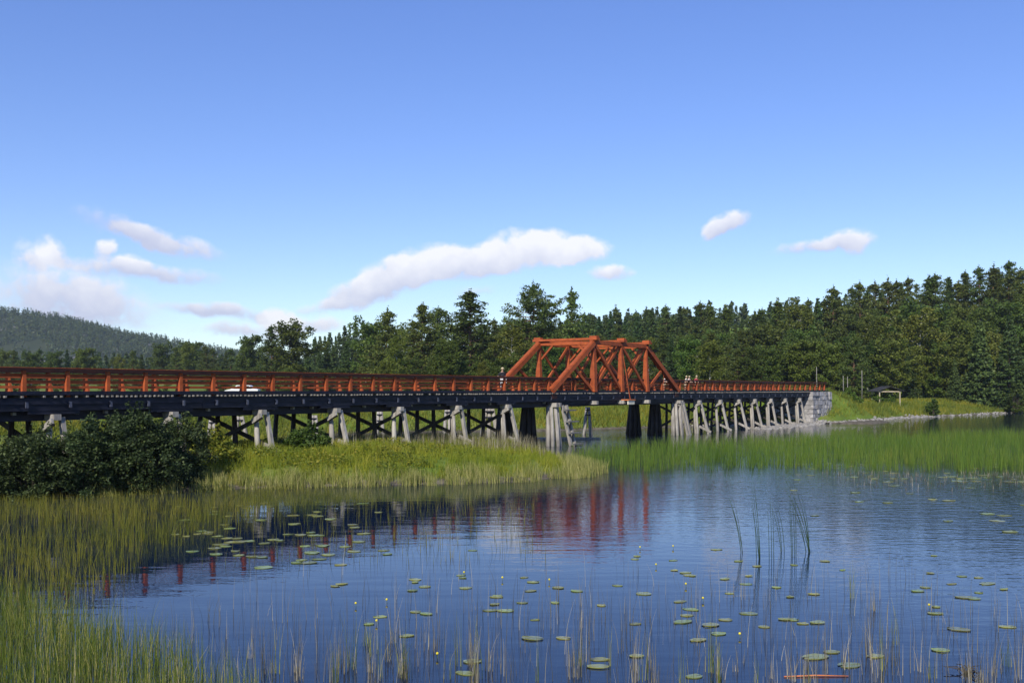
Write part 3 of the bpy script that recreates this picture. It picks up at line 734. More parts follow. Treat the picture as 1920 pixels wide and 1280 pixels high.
def tree(proto, px, Y, top_py=None, h=None, label=None, group=None, wide=1.0, rs=random):
    global ntree
    tm, cm, H, bark, leaf = PROTO[proto]; x = at(px, Y); g = hz(x, Y)
    hh = h if h else zat(top_py, Y) - g
    hh = max(hh, 3.0)
    k = proto.split('_')[0]; nm = KIND[k]
    s = hh / H
    o = empty(nm, (x, Y, g - .05), rs.uniform(0, 6.28)); o.scale = (s * wide, s * wide, s)
    tag(o, label, CATS[k], group)
    link('trunk', tm, bark, o); link('crown', cm, leaf, o); ntree += 1
    return o
T = tree
# the singled-out trees of the far bank, from the hill side to the right edge
T('pine_a', 510, 235, 612, label='dark pine with a flat bushy top at the end of the far hill ridge')
T('alder_a', 553, 230, 610, label='olive broad leafy tree beside the dark flat-topped pine', wide=1.25)
T('alder_b', 470, 300, 632, label='rounded bright green tree next to the low point of the skyline')
T('pine_b', 722, 190, 580, label='bushy pine at the left of the tall pine group', wide=1.25)
T('birch_a', 742, 165, 628, label='light green weeping birch in front of the bushy left pine')
T('pine_a', 790, 185, 572, label='broad dark pine behind the middle of the red railing', wide=1.2)
T('birch_b', 826, 215, 578, label='thin-topped pale tree rising behind the two broad pines')
T('pine_a', 882, 180, 548, label='big broad conical pine left of the tallest pine', wide=1.4)
T('alder_b', 838, 160, 640, label='green leafy tree at the foot of the big broad pine')
T('pine_c', 930, 200, 600, label='low dark pine in the gap between the two tallest pines')
T('birch_a', 960, 165, 612, label='yellow-green birch beneath the tallest pine', wide=1.2)
T('pine_d', 1000, 185, 533, label='tallest pine with an open umbrella crown above the truss')
T('pine_e', 1076, 200, 545, label='slender spiky pine standing alone right of the tallest pine')
T('alder_a', 1040, 170, 650, label='green leafy tree directly behind the left truss portal', wide=1.2)
T('birch_b', 1330, 165, 638, label='bright yellow-green birch behind the group of people', wide=1.5)
T('alder_b', 1290, 172, 640, label='soft green leafy tree left of the bright birch')
T('pine_b', 1332, 250, 570, label='dark pine at the top of the dip in the forest edge')
T('pine_e', 1365, 245, 578, label='thin pine on the edge of the skyline dip', wide=1.3)
T('spruce_b', 1412, 255, 590, label='pointed spruce just right of the skyline dip')
T('pine_e', 1462, 245, 565, label='narrow pine poking out above the leafy trees', wide=1.3)
T('birch_a', 1505, 235, 568, label='rounded pale birch crown on the rising skyline', wide=1.1)
T('spruce_a', 1533, 240, 556, label='small dark pointed spruce between birch and square-topped pine')
T('pine_c', 1564, 240, 540, label='square-topped pine, first of the tall slope pines')
T('pine_c', 1617, 245, 531, label='dense rounded pine, second tall one up the slope')
T('pine_b', 1668, 250, 523, label='tall pine in the middle of the rising forest skyline')
T('pine_c', 1698, 255, 523, label='tall pine behind the big slope birch')
T('pine_e', 1746, 250, 520, label='spiky thin-topped pine right of the slope birch', wide=1.4)
T('spruce_b', 1780, 255, 517, label='slim spruce on the upper right skyline', wide=1.2)
T('pine_c', 1815, 255, 511, label='dense pine left of the highest crowns')
T('pine_b', 1858, 250, 498, label='high full pine next to the highest crown')
T('pine_c', 1890, 252, 492, label='highest crown of the forest near the right picture edge')
T('pine_b', 1926, 248, 500, label='pine cut off by the right picture edge')
T('birch_a', 1722, 200, 588, label='big birch with a white trunk behind the shelter', wide=1.3)
T('birch_b', 1802, 205, 596, label='reddish-olive birch among the dark slope conifers', wide=1.3)
T('spruce_c', 1790, 190, 672, label='young bushy spruce right of the shelter')
T('spruce_c', 1838, 192, 600, label='dark young spruce at the right lawn edge', wide=1.15)
T('spruce_a', 1893, 190, 585, label='large dark spruce reaching to the lawn at the right edge', wide=1.2)
T('pine_b', 1600, 178, 628, label='low-branched pine by the pale roadside poles', wide=1.1)
T('alder_a', 1672, 190, 640, label='green leafy tree right behind the shelter roof', wide=1.1)
# the forest between and behind them
R2 = random.Random(21)
def ordinal(i):
    w_ = ['first', 'second', 'third', 'fourth', 'fifth', 'sixth', 'seventh', 'eighth', 'ninth', 'tenth', 'eleventh', 'twelfth']
    return w_[i - 1] if i <= 12 else f"{i}{'st' if i % 10 == 1 and i != 11 else 'nd' if i % 10 == 2 else 'rd' if i % 10 == 3 and i != 13 else 'th'}"
def row(px0, px1, n, Y0, Y1, tops, protos, label, group):
    xs = [p for p, _ in tops]; ys = [q for _, q in tops]
    for i in range(n):
        px = px0 + (px1 - px0) * (i + R2.random() * .9) / n; Y = R2.uniform(Y0, Y1)
        tp = float(np.interp(px, xs, ys)) + R2.uniform(-6, 14); p = R2.choice(protos); k = p.split('_')[0]
        look = {'pine': 'bushy pine', 'spruce': 'dark spruce', 'birch': 'light green birch', 'alder': 'leafy green tree', 'young': 'small birch'}[k]
        T(p, px, Y, tp, label=f'{look}, {ordinal(i + 1)} from the left {label}', group=group, wide=R2.uniform(.95, 1.35), rs=R2)
row(-20, 470, 26, 300, 380, [(0, 662), (160, 654), (220, 668), (300, 650), (420, 648), (480, 640)], ['alder_a', 'alder_b', 'birch_a', 'spruce_a', 'alder_a', 'spruce_b', 'pine_b'], 'among the low trees below the far hill', 'low trees below the far hill')
row(-20, 700, 20, 200, 250, [(0, 690), (700, 690)], ['alder_b', 'alder_a', 'young_birch'], 'among the low trees seen through the red railing', 'low trees behind the railing')
row(580, 710, 14, 330, 400, [(580, 640), (640, 612), (710, 598)], ['spruce_a', 'spruce_b', 'spruce_a'], 'on the wooded rise beside the tall pines', 'spruces left of the pine group')
row(575, 720, 9, 230, 270, [(575, 650), (720, 640)], ['spruce_a', 'spruce_c', 'pine_b'], 'below the wooded rise beside the tall pines', 'conifers in front of the rise')
row(690, 1100, 16, 205, 240, [(690, 610), (1100, 605)], ['pine_b', 'pine_c', 'spruce_a', 'birch_b', 'alder_a'], 'in the wood behind the tall pines', 'trees behind the tall pine group')
row(700, 1110, 14, 160, 178, [(700, 668), (1110, 668)], ['alder_a', 'alder_b', 'birch_b', 'young_birch', 'pine_b'], 'at the foot of the tall pines', 'low trees in front of the tall pines')
row(1090, 1390, 30, 270, 330, [(1090, 585), (1180, 582), (1250, 580), (1330, 574), (1390, 598)], ['spruce_a', 'spruce_b', 'pine_c', 'spruce_b', 'pine_e'], 'in the even forest wall behind the truss', 'forest wall behind the truss')
row(1090, 1400, 18, 190, 235, [(1090, 625), (1400, 622)], ['pine_b', 'pine_a', 'spruce_a', 'alder_a', 'birch_b'], 'in the lower forest front behind the truss', 'lower forest front behind the truss')
row(1380, 1960, 30, 240, 290, [(1380, 600), (1460, 575), (1560, 548), (1700, 526), (1900, 500), (1960, 498)], ['pine_b', 'pine_c', 'spruce_a', 'pine_c', 'spruce_b'], 'high on the rising forest slope', 'conifers high on the forest slope')
row(1380, 1960, 30, 215, 238, [(1380, 632), (1560, 600), (1700, 580), (1960, 560)], ['pine_b', 'birch_a', 'alder_a', 'spruce_a', 'pine_b', 'birch_b'], 'half way up the rising forest slope', 'trees half way up the forest slope')
row(1380, 1640, 14, 182, 204, [(1380, 650), (1640, 636)], ['pine_b', 'alder_a', 'pine_a', 'alder_b'], 'in the forest edge behind the far bridge end', 'trees at the far bridge end')
row(1690, 1960, 12, 196, 212, [(1690, 640), (1960, 620)], ['spruce_c', 'birch_b', 'alder_a', 'spruce_a'], 'in the forest edge behind the lawn', 'trees behind the lawn')

# far woods that read as one mass: the hill's forest and the woods behind the near rows
def mass(name, X, Y, Z, H, label, mat, ncard=26, seed=5, fat=.22):
    rng = np.random.default_rng(seed); n = len(X)
    t = rng.random((n, ncard)) ** .8; an = rng.uniform(0, 2 * math.pi, (n, ncard)); r = (1 - t) ** .8 * fat * rng.uniform(.4, 1.05, (n, ncard)) * H[:, None]
    C = np.stack([X[:, None] + np.cos(an) * r, Y[:, None] + np.sin(an) * r, Z[:, None] + H[:, None] * (.05 + .93 * t)], 2).reshape(-1, 3)
    sz = np.repeat(H, ncard) * .17 * (1.15 - .75 * t.ravel())
    V, F = cards(C, sz, .5, 1.8, rng)
    Vt = []; Ft = []
    k = n; b = np.stack([X, Y, Z], 1)
    q = np.stack([b + [-.18, 0, -1], b + [.18, 0, -1], b + np.stack([X * 0, X * 0, H], 1) + [.03, 0, 0], b + np.stack([X * 0, X * 0, H], 1) - [.03, 0, 0]], 1).reshape(-1, 3)
    V2 = np.concatenate([V, q]); F2 = np.concatenate([F, np.arange(4 * k).reshape(k, 4) + len(V)])
    tag(link(name, np_mesh(name, V2, F2), mat), label, 'forest', kind='stuff')
rng = np.random.default_rng(9)
n = 13000; X = rng.uniform(-1150, 0, n); Y = rng.uniform(950, 1600, n)
keep = (wob(X, Y, .02, 3) + .35 * wob(X, Y, .06, 1) > -.56)
X, Y = X[keep], Y[keep]
mass('hill_forest', X, Y, hill_h(X, Y), rng.uniform(8, 15, len(X)), 'far-off conifer forest covering the hill', M_FARTREE, 16, 5, .24)
n = 900; X = rng.uniform(-330, 190, n); Y = rng.uniform(400, 640, n); keep = (X / Y > -.62) & (X / Y < .36)
X, Y = X[keep], Y[keep]
mass('back_woods', X, Y, height(X, Y), rng.uniform(9, 14, len(X)), 'far woods closing the view behind the nearer trees', M_FARTREE, 60, 6, .2)

# ------------------------------------------------------------------ willow bushes in front of the bridge on the left
def bush(name, px, Y, top_py, R, n, mat, label, cat='bush', seed=1, leaf=.07, depthR=None, shoots=8):
    rng = np.random.default_rng(seed); x = at(px, Y); g = max(hz(x, Y), 0); H = zat(top_py, Y) - g; dR = depthR or R * .8
    o = empty(name, (x, Y, g)); tag(o, label, cat)
    st = MB(); ends = []
    for k in range(26):
        an = rng.uniform(0, 6.28); q = rng.uniform(.2, .95); e = np.array([math.cos(an) * R * q * .9, math.sin(an) * dR * q * .9, H * rng.uniform(.45, .95) * (1 - .35 * q * q)])
        b = np.array([math.cos(an) * .3, math.sin(an) * .3, -.3]); m = b * .4 + e * .6 + np.array([0, 0, .1 * H]); st.tube([b, m * .6, m, e], [.035, .028, .018, .006], 4, False); ends.append((m, e))
    st.build('stems', M_BARKDK, o)
    cen = []; rad = []; per = []
    m = n // 95
    for k in range(m):
        p = rng.normal(size=3); p /= np.linalg.norm(p); q = rng.uniform(.35, 1) ** .5
        lob = 1 + .22 * math.sin(p[0] * 5 + seed) * math.cos(p[2] * 4 + seed * 2) + .10 * math.sin(p[0] * 13 + p[2] * 9 + seed)
        c = np.array([p[0] * R * q * lob, p[1] * dR * q * lob, H * .45 + p[2] * H * .50 * q * lob]); c[2] = max(c[2], .12)
        c[:2] *= 1.0 + .12 * math.sin(k); cen.append(c); rad.append(rng.uniform(.22, .46)); per.append(95)
    C = clumps(cen, rad, per, rng, .85)
    for k in range(shoots):       # long shoots that stick out of the top
        an = rng.uniform(0, 6.28); q = rng.uniform(.1, .8); b = np.array([math.cos(an) * R * q, math.sin(an) * dR * q, H * .88 * math.sqrt(max(1 - q * q, .1))]); tt = rng.random(40)[:, None]
        C = np.concatenate([C, b + np.array([rng.uniform(-.15, .15), 0, .75]) * tt + rng.normal(size=(40, 3)) * np.array([.055, .055, .03])])
    C[:, 2] = np.abs(C[:, 2])
    V, F = cards(C, leaf, .1, 1.7, rng); link('foliage', np_mesh(name + '_foliage', V, F), mat, o)
bush('willow_bush', 70, 40.6, 808, 2.2, 22000, M_WILLOW, 'dark willow bush at the left picture edge', seed=2, depthR=1.7)
bush('willow_bush', 160, 41.2, 790, 1.6, 16000, M_WILLOW, 'dark willow bush around the half-hidden trestle', seed=3, depthR=1.5)
bush('willow_bush', 262, 42.4, 762, 1.9, 22000, M_WILLOW, 'large dark willow bush rising to the bridge beam', seed=4, depthR=1.6, shoots=14)
bush('willow_bush', 342, 44.2, 788, 1.15, 12000, M_WILLOW, 'dark willow bush sloping down into the yellow grass', seed=5, depthR=1.3)
bush('willow_bush', -45, 40.2, 825, 1.8, 14000, M_WILLOW, 'willow bush cut off by the left picture edge', seed=6, depthR=1.5)
bush('herb_bush', 572, 54.5, 806, 1.0, 4200, M_DECID, 'broad-leaved green bush in the grass under the trestles', seed=7, leaf=.10, shoots=3)
bush('herb_bush', 410, 47.8, 812, 1.0, 3000, M_BANKHERB, 'brownish low bush next to the willows', seed=8, leaf=.08, shoots=3)
bush('shore_bush', 1748, 163, 750, 1.15, 3600, M_DECID, 'round dark bush alone on the right stony shore', seed=9, leaf=.17, shoots=3)
for k, (px, Y, tp, lab) in enumerate([(640, 112, 752, 'dark bush on the far meadow behind the left trestles'), (790, 118, 748, 'dark green bush across the water left of the banded ice guard'), (880, 116, 752, 'green bush across the water behind the banded ice guard'),
                                      (1010, 124, 748, 'green bush on the far bank behind the truss pier'), (1060, 122, 750, 'bright leafy bush on the far bank below the truss'), (1905, 186, 718, 'light green bush at the right end of the lawn'), (1655, 168, 738, 'green bush in front of the shelter'),
                                      (1590, 150, 732, 'scrubby bush on the road embankment')]):
    bush('bank_bush', px, Y, tp, 2.3, 4200, M_DECID, lab, seed=20 + k, leaf=.17, shoots=4)

# ------------------------------------------------------------------ grasses and reeds
def blades(P, h, w, lean=.15, segs=2, rng=RNG, wind=(0.0, 0.0), curl=.35):
    """tapered bent ribbons standing on the points P"""
    n = len(P); az = rng.uniform(0, 2 * math.pi, n); ln = np.abs(rng.normal(size=n)) * lean
    dx = np.cos(az) * ln + wind[0] * rng.uniform(.3, 1.2, n); dy = np.sin(az) * ln + wind[1] * rng.uniform(.3, 1.2, n)
    fa = rng.uniform(0, math.pi, n) * .9 - .45 * math.pi; sx, sy = np.cos(fa) * w * .5, np.sin(fa) * w * .5
    rows = []
    for k in range(segs + 1):
        t = k / segs; b = t * t * (1 + curl * (t - .5)); tp = 1 - t * .85
        c = np.stack([P[:, 0] + dx * h * b, P[:, 1] + dy * h * b, P[:, 2] + h * t * (1 - .18 * (ln + .1) * t)], 1)
        s = np.stack([sx * tp, sy * tp, sx * 0], 1); rows += [c - s, c + s]
    V = np.stack(rows, 1).reshape(-1, 3); m = 2 * (segs + 1)
    q = np.array([[2 * k, 2 * k + 1, 2 * k + 3, 2 * k + 2] for k in range(segs)])
    F = (np.arange(n)[:, None, None] * m + q[None]).reshape(-1, 4)
    return V, F
def stuff(name, parts, mat, label, cat):
    Vs = []; Fs = []; o = 0
    for V, F in parts: Vs.append(V); Fs.append(F + o); o += len(V)
    return tag(link(name, np_mesh(name, np.concatenate(Vs), np.concatenate(Fs)), mat), label, cat, kind='stuff')
def scatter(n, x0, x1, y0, y1, cond, rng, clump=None):
    x = rng.uniform(x0, x1, n); y = rng.uniform(y0, y1, n)
    if clump:
        k = n // clump[0]; cx = rng.uniform(x0, x1, k); cy = rng.uniform(y0, y1, k); i = rng.integers(0, k, n)
        x = cx[i] + rng.normal(size=n) * clump[1]; y = cy[i] + rng.normal(size=n) * clump[1]
    m = cond(x, y); return x[m], y[m]
rg = np.random.default_rng(77)
# meadow grass on the spit, in tussocks
x, y = scatter(120000, -30, 5, 39, 80, lambda X, Y: (sdf(SPIT, X, Y) > .5) & (X / Y > -.56) & ((Y < 60) | (rg.random(len(X)) < .55)), rg, (26, .16))
h = rg.uniform(.28, .72, len(x)) * (1 + .35 * wob(x, y, .9)) * (1 - .35 * sstep(x, -8, 4))
stuff('meadow_grass', [blades(np.stack([x, y, height(x, y) - .03], 1), h, .028, .32, 2, rg)], M_GRASS, 'yellow-green meadow grass covering the spit under the bridge', 'grass')
# brown seed stalks near the trestles
x, y = scatter(5200, -14, 2, 58, 72, lambda X, Y: (sdf(SPIT, X, Y) > 1) & (wob(X, Y, .5, 4) > -.1), rg)
stuff('dry_stalks', [blades(np.stack([x, y, height(x, y)], 1), rg.uniform(.6, 1.15, len(x)), .022, .12, 2, rg)], M_DRYREED, 'dry brown seed stalks standing round the trestle feet', 'dry stalks')
# herbs: little leaves on top of the spit grass
x, y = scatter(36000, -22, -2, 44, 62, lambda X, Y: (sdf(SPIT, X, Y) > 1.2) & (wob(X, Y, .45, 1) > -.15), rg, (60, .3))
z = height(x, y) + rg.uniform(.1, .75, len(x)) * (.6 + .4 * wob(x, y, .8, 3))
stuff('meadow_herbs', [cards(np.stack([x, y, z], 1), .075, .0, 1.6, rg)], M_BANKHERB, 'leafy green and yellow herbs growing through the spit grass', 'herbs')
# pale tall sedge along the spit's water edge
x, y = scatter(60000, -20, 6, 38, 58, lambda X, Y: (np.abs(sdf(SPIT, X, Y) - .15) < .95) & (X / Y > -.43), rg, (30, .14))
h = rg.uniform(.55, 1.05, len(x)) * (.85 + .2 * wob(x, y, 1.3))
stuff('sedge', [blades(np.stack([x, y, np.maximum(height(x, y), -.1) - .05], 1), h, .026, .20, 3, rg, (-.05, 0))], M_SEDGE, 'tall pale sedge fringing the water edge of the spit', 'sedge')
# the broad brownish reed bed in the water on the left
def bed(X, Y):
    px = X / Y * FPX + 960; py = HOR + EYE * FPX / Y
    edge = np.interp(py, [900, 925, 950, 980, 1005, 1040, 1080, 1110, 1140], [620, 700, 640, 480, 400, 330, 290, 230, 60]) + 40 * wob(X, Y, .8)
    dens = np.clip((edge - px) / 120, 0, 1)
    return (sdf(SPIT, X, Y) < .3) & (rg.random(len(X)) < dens * (.75 + .5 * wob(X, Y, .55, 2)))
x, y = scatter(30000, -24, -3, 19.5, 45, bed, rg, (7, .12))
stuff('reed_bed', [blades(np.stack([x, y, x * 0 - .1], 1), rg.uniform(.35, .85, len(x)) * (1 - .45 * sstep(y, 34, 40)), .017, .16, 3, rg)], M_BEDREED, 'broad bed of olive-brown reeds standing in the calm water on the left', 'reeds')
# sparse stems beyond the bed's edge
x, y = scatter(1500, -14, 1, 25, 40, lambda X, Y: (X / Y * FPX + 960 < 1060) & (X / Y * FPX + 960 > 350), rg)
stuff('sparse_reeds', [blades(np.stack([x, y, x * 0 - .1], 1), rg.uniform(.25, .7, len(x)), .013, .12, 3, rg)], M_BEDREED, 'sparse thin reed stems on the dark reflections in mid water', 'reeds')
# dense green reeds in the lower left corner
def corner(X, Y):
    px = X / Y * FPX + 960; py = HOR + EYE * FPX / Y
    edge = np.interp(py, [1120, 1150, 1200, 1260, 1320, 1420], [40, 170, 330, 430, 520, 560]) + 50 * wob(X, Y, 1.5)
    return rg.random(len(X)) < np.clip((edge - px) / 230, 0, 1) ** .8
x, y = scatter(21000, -12.5, -2.5, 11.5, 21.5, corner, rg, (6, .10))
stuff('front_reeds', [blades(np.stack([x, y, x * 0 - .1], 1), rg.uniform(.45, .95, len(x)), .0105, .13, 4, rg)], M_FRONTREED, 'dense green reeds filling the lower left corner', 'reeds')
# thin stems scattered over the open water in front
x, y = scatter(4200, -6.0, 9.8, 12.3, 24, lambda X, Y: rg.random(len(X)) < np.clip(1.25 - (Y - 12.5) / 9.5, .08, 1) * (.6 + .6 * wob(X, Y, .9, 5)), rg, (4, .16))
stuff('thin_reeds', [blades(np.stack([x, y, x * 0 - .1], 1), rg.uniform(.25, 1.1, len(x)), .0085, .12, 4, rg)], M_DRYREED, 'thin half-dry reed stems scattered over the open water in front', 'reeds')
# green reed belt in the river on the right
def belt(X, Y):
    px = X / Y * FPX + 960
    back = np.interp(px, [1060, 1130, 1300, 1500, 1700, 1920, 2100], [64, 70, 78, 84, 90, 98, 104]) + 4 * wob(X, Y, .25)
    front = np.interp(px, [1060, 1130, 1400, 1700, 1920, 2100], [53, 54, 55, 54, 52, 50]) + 1.2 * wob(X, Y, .5)
    return (Y < back) & (Y > front) & (px > 1075 + 25 * wob(X, Y, .4)) & (sdf(SPIT, X, Y) < .2) & (rg.random(len(X)) < .75 + .4 * wob(X, Y, .6))
x, y = scatter(70000, 3, 62, 50, 106, belt, rg, (8, .2))
stuff('river_reeds', [blades(np.stack([x, y, x * 0 - .1], 1), rg.uniform(.55, 1.25, len(x)) * (1 + .22 * wob(x, y, .45, 2)), .030, .17, 3, rg)], M_FARREED, 'green reed belt standing across the river on the right', 'reeds')
# low floating leaves and brown stems in front of the belt
x, y = scatter(2600, 16, 42, 42, 53, lambda X, Y: (X / Y * FPX + 960 > 1450) & (rg.random(len(X)) < sstep(Y, 41, 52) + .05), rg, (6, .3))
stuff('short_reeds', [blades(np.stack([x, y, x * 0 - .05], 1), rg.uniform(.08, .35, len(x)), .022, .2, 2, rg)], M_DRYREED, 'short brown reed stems in the dark water before the green belt', 'reeds')
# herbs and grass of the far bank
PF = np.array(FAR[1:19]); seg = np.diff(PF, axis=0); ln_ = np.linalg.norm(seg, axis=1)
ii = rg.choice(len(seg), 150000, p=ln_ / ln_.sum()); tt = rg.random(len(ii))[:, None]; off = rg.uniform(.3, 32, len(ii)) ** 1.0 * rg.uniform(.2, 1, len(ii))
base = PF[ii] + seg[ii] * tt; nrm = np.stack([-seg[ii][:, 1], seg[ii][:, 0]], 1) / ln_[ii][:, None]
x, y = (base + nrm * off[:, None]).T
keep = (sdf(FAR, x, y) > .5) & (x / y > -.56) & (x / y < .54); x, y = x[keep], y[keep]
d = sdf(FAR, x, y); hh = rg.uniform(.25, .8, len(x)) * (1 + .4 * wob(x, y, .35)) * (1 - .45 * sstep(d, 6, 14))
stuff('bank_herbs', [blades(np.stack([x, y, height(x, y) - .03], 1), hh * 1.15, .10, .45, 1, rg)], M_BANKHERB, 'green and yellow herbs and grass along the far river bank', 'herbs')

# stones along the far shore
def stones():
    rnd = np.random.default_rng(4); P = np.array(FAR[3:19]); Vs = []; Fs = []; o = 0
    ico = [(0, 0, 1)] + [(math.cos(k * 1.2566) * .9, math.sin(k * 1.2566) * .9, .35) for k in range(5)] + [(math.cos(k * 1.2566 + .6), math.sin(k * 1.2566 + .6), -.35) for k in range(5)]
    ico = np.array(ico); fc = [(0, 1 + k, 1 + (k + 1) % 5) for k in range(5)] + [(1 + k, 6 + k, 1 + (k + 1) % 5) for k in range(5)] + [(1 + (k + 1) % 5, 6 + k, 6 + (k + 1) % 5) for k in range(5)]
    fc = np.array(fc)
    def one(x, y, z, s):
        nonlocal o
        an = rnd.uniform(0, 6.28); v = ico * rnd.uniform(.7, 1.2, ico.shape) * s * np.array([rnd.uniform(.8, 1.4), rnd.uniform(.7, 1.1), rnd.uniform(.45, .8)])
        c, q = math.cos(an), math.sin(an); v = v @ np.array([[c, q, 0], [-q, c, 0], [0, 0, 1]]) + np.array([x, y, z]); Vs.append(v); Fs.append(fc + o); o += 11
    for k in range(1300):
        i = rnd.integers(4, len(P) - 1); t = rnd.random(); p = P[i] * (1 - t) + P[i + 1] * t
        if p[0] < 22: continue
        x, y = p[0] + rnd.normal() * .6, p[1] + rnd.normal() * .6; g = hz(x, y)
        if g < .38: one(x, y, max(g, -.05) + .03, rnd.uniform(.08, .26))
    for k in range(420):       # the heap at the foot of the abutment and last trestles
        a = rnd.uniform(84, 106); b = rnd.normal() * .8 - 1.2 - (a - 84) * .0; p = bw(a, b); z = hz(p.x, p.y); one(p.x, p.y, max(z, -.1) + .05 + .10 * (a - 84) / 22, rnd.uniform(.15, .42))
    tag(link('shore_stones', np_mesh('shore_stones', np.concatenate(Vs), np.concatenate(Fs)), M_ROCK), 'pale stones along the far shore and round the last trestles', 'stones', kind='stuff')
stones()

# ------------------------------------------------------------------ water lilies
def pad_mesh(seed):
    rnd = random.Random(seed); n = 14; v = [(0.08, 0, .010)]; f = []
    for k in range(n + 1):
        a = .22 + (2 * math.pi - .44) * k / n; r = 1 + rnd.uniform(-.05, .05); v.append((math.cos(a) * r, math.sin(a) * r * .86, .006 + rnd.uniform(0, .010) * (rnd.random() < .4)))
    for k in range(n + 1): v.append((v[k + 1][0] * .97, v[k + 1][1] * .97, -.006))
    f = [(0, k + 1, k + 2) for k in range(n)] + [(k + 1, k + 2 + n, k + 3 + n, k + 2) for k in range(n)]
    me = bpy.data.meshes.new('lily_pad'); me.from_pydata(v, [], f); me.update(); me.materials.append(M_PAD); return me
PADS = [pad_mesh(k) for k in range(5)]
R3 = random.Random(31)
def pad(px, py, r, label, group):
    Y = depth(py); o = link('lily_pad', R3.choice(PADS), None, None, (at(px, Y), Y, .006 + R3.uniform(0, .01)), R3.uniform(-.5, .5) + R3.choice((0, math.pi)), (r * R3.uniform(.9, 1.15), r * R3.uniform(.62, .9), 1))
    o.rotation_euler[0] = R3.uniform(-.015, .015); tag(o, label, 'lily pad', group)
named = [(1060, 1196, .2, 'round'), (1121, 1236, .24, 'large'), (1210, 1113, .2, 'x'), (875, 1262, .2, 'x'), (1190, 1230, .2, 'x'), (1405, 1150, .2, 'x'), (1765, 1219, .2, 'x'), (1475, 1161, .2, 'x'), (760, 1192, .15, 'x'), (1000, 1197, .2, 'x'),
         (1280, 1166, .22, 'x'), (1335, 1172, .2, 'x'), (1435, 1175, .17, 'x'), (1530, 1167, .17, 'x'), (1345, 1188, .18, 'x'), (1310, 1200, .2, 'x'), (1305, 1268, .18, 'x'), (715, 1156, .16, 'x'), (780, 1147, .16, 'x'), (930, 1133, .15, 'x'), (980, 1130, .16, 'x'), (950, 1145, .2, 'x'),
         (1795, 1180, .2, 'x'), (1885, 1175, .2, 'x'), (1750, 1150, .2, 'x'), (1810, 1120, .2, 'x'), (1720, 1108, .2, 'x'), (1850, 1094, .22, 'x'), (1800, 1080, .15, 'x'), (1640, 1230, .2, 'x'), (1560, 1222, .22, 'x'), (1530, 1232, .24, 'x'), (1590, 1247, .22, 'x'), (1125, 1250, .25, 'x'), (885, 1240, .2, 'x'), (690, 1170, .15, 'x')]
for (px, py, r, _) in named:
    pad(px + R3.uniform(-4, 4), py, r * R3.uniform(.65, .95), 'single green lily pad floating on the open blue water in front', 'lily pads on the front water')
for k in range(60):
    py = 1030 + 150 * R3.random() ** .8; px = R3.uniform(700, 1900)
    if R3.random() < .5: px = R3.choice([760, 900, 1230, 1280, 1480, 1780]) + R3.gauss(0, 55); py = min(1180, 1085 + R3.gauss(0, 32))
    pad(px, py, R3.uniform(.08, .16), 'small lily pad scattered on the middle of the open water', 'scattered lily pads in mid water')
for k in range(75):
    px = R3.uniform(330, 720); py = R3.uniform(940, 1065)
    if px < 420 and py > 1040: continue
    pad(px, py, R3.uniform(.13, .24), 'flat lily pad among the reeds on the dark reflection', 'lily pads among the left reeds')
for k in range(60):
    px = R3.uniform(1480, 1920); py = R3.uniform(868, 905) + (0 if R3.random() < .7 else R3.uniform(0, 120))
    pad(px, py, R3.uniform(.15, .32), 'lily pad on the rippled water before the right reed belt', 'lily pads before the reed belt')
# yellow buds on stalks
bm_ = MB()
bm_.tube([(0, 0, .07), (0, 0, .085), (0, 0, .11), (0, 0, .125)], [.012, .030, .028, .012], 8)
BUD = bm_.mesh('bud', True); BUD.materials.append(M_YELLOW)
sm_ = MB().tube([(.02, 0, -.1), (.01, 0, .0), (0, 0, .075)], [.007, .007, .006], 5); STK = sm_.mesh('stalk', True); STK.materials.append(M_STEM)
for k, (px, py) in enumerate([(725, 1130), (667, 1137), (820, 1233), (942, 1088), (1030, 1092), (1200, 1030), (1230, 1063), (1262, 1028), (870, 1078), (706, 1170), (1387, 1195), (1742, 1140), (1286, 1100), (1318, 1127)]):
    Y = depth(py); o = empty('lily_bud', (at(px, Y), Y, 0)); o.scale = (.8, .8, .8); tag(o, 'yellow water lily bud standing on a short stalk', 'lily bud', 'yellow lily buds')
    link('bud', BUD, None, o); link('stalk', STK, None, o)

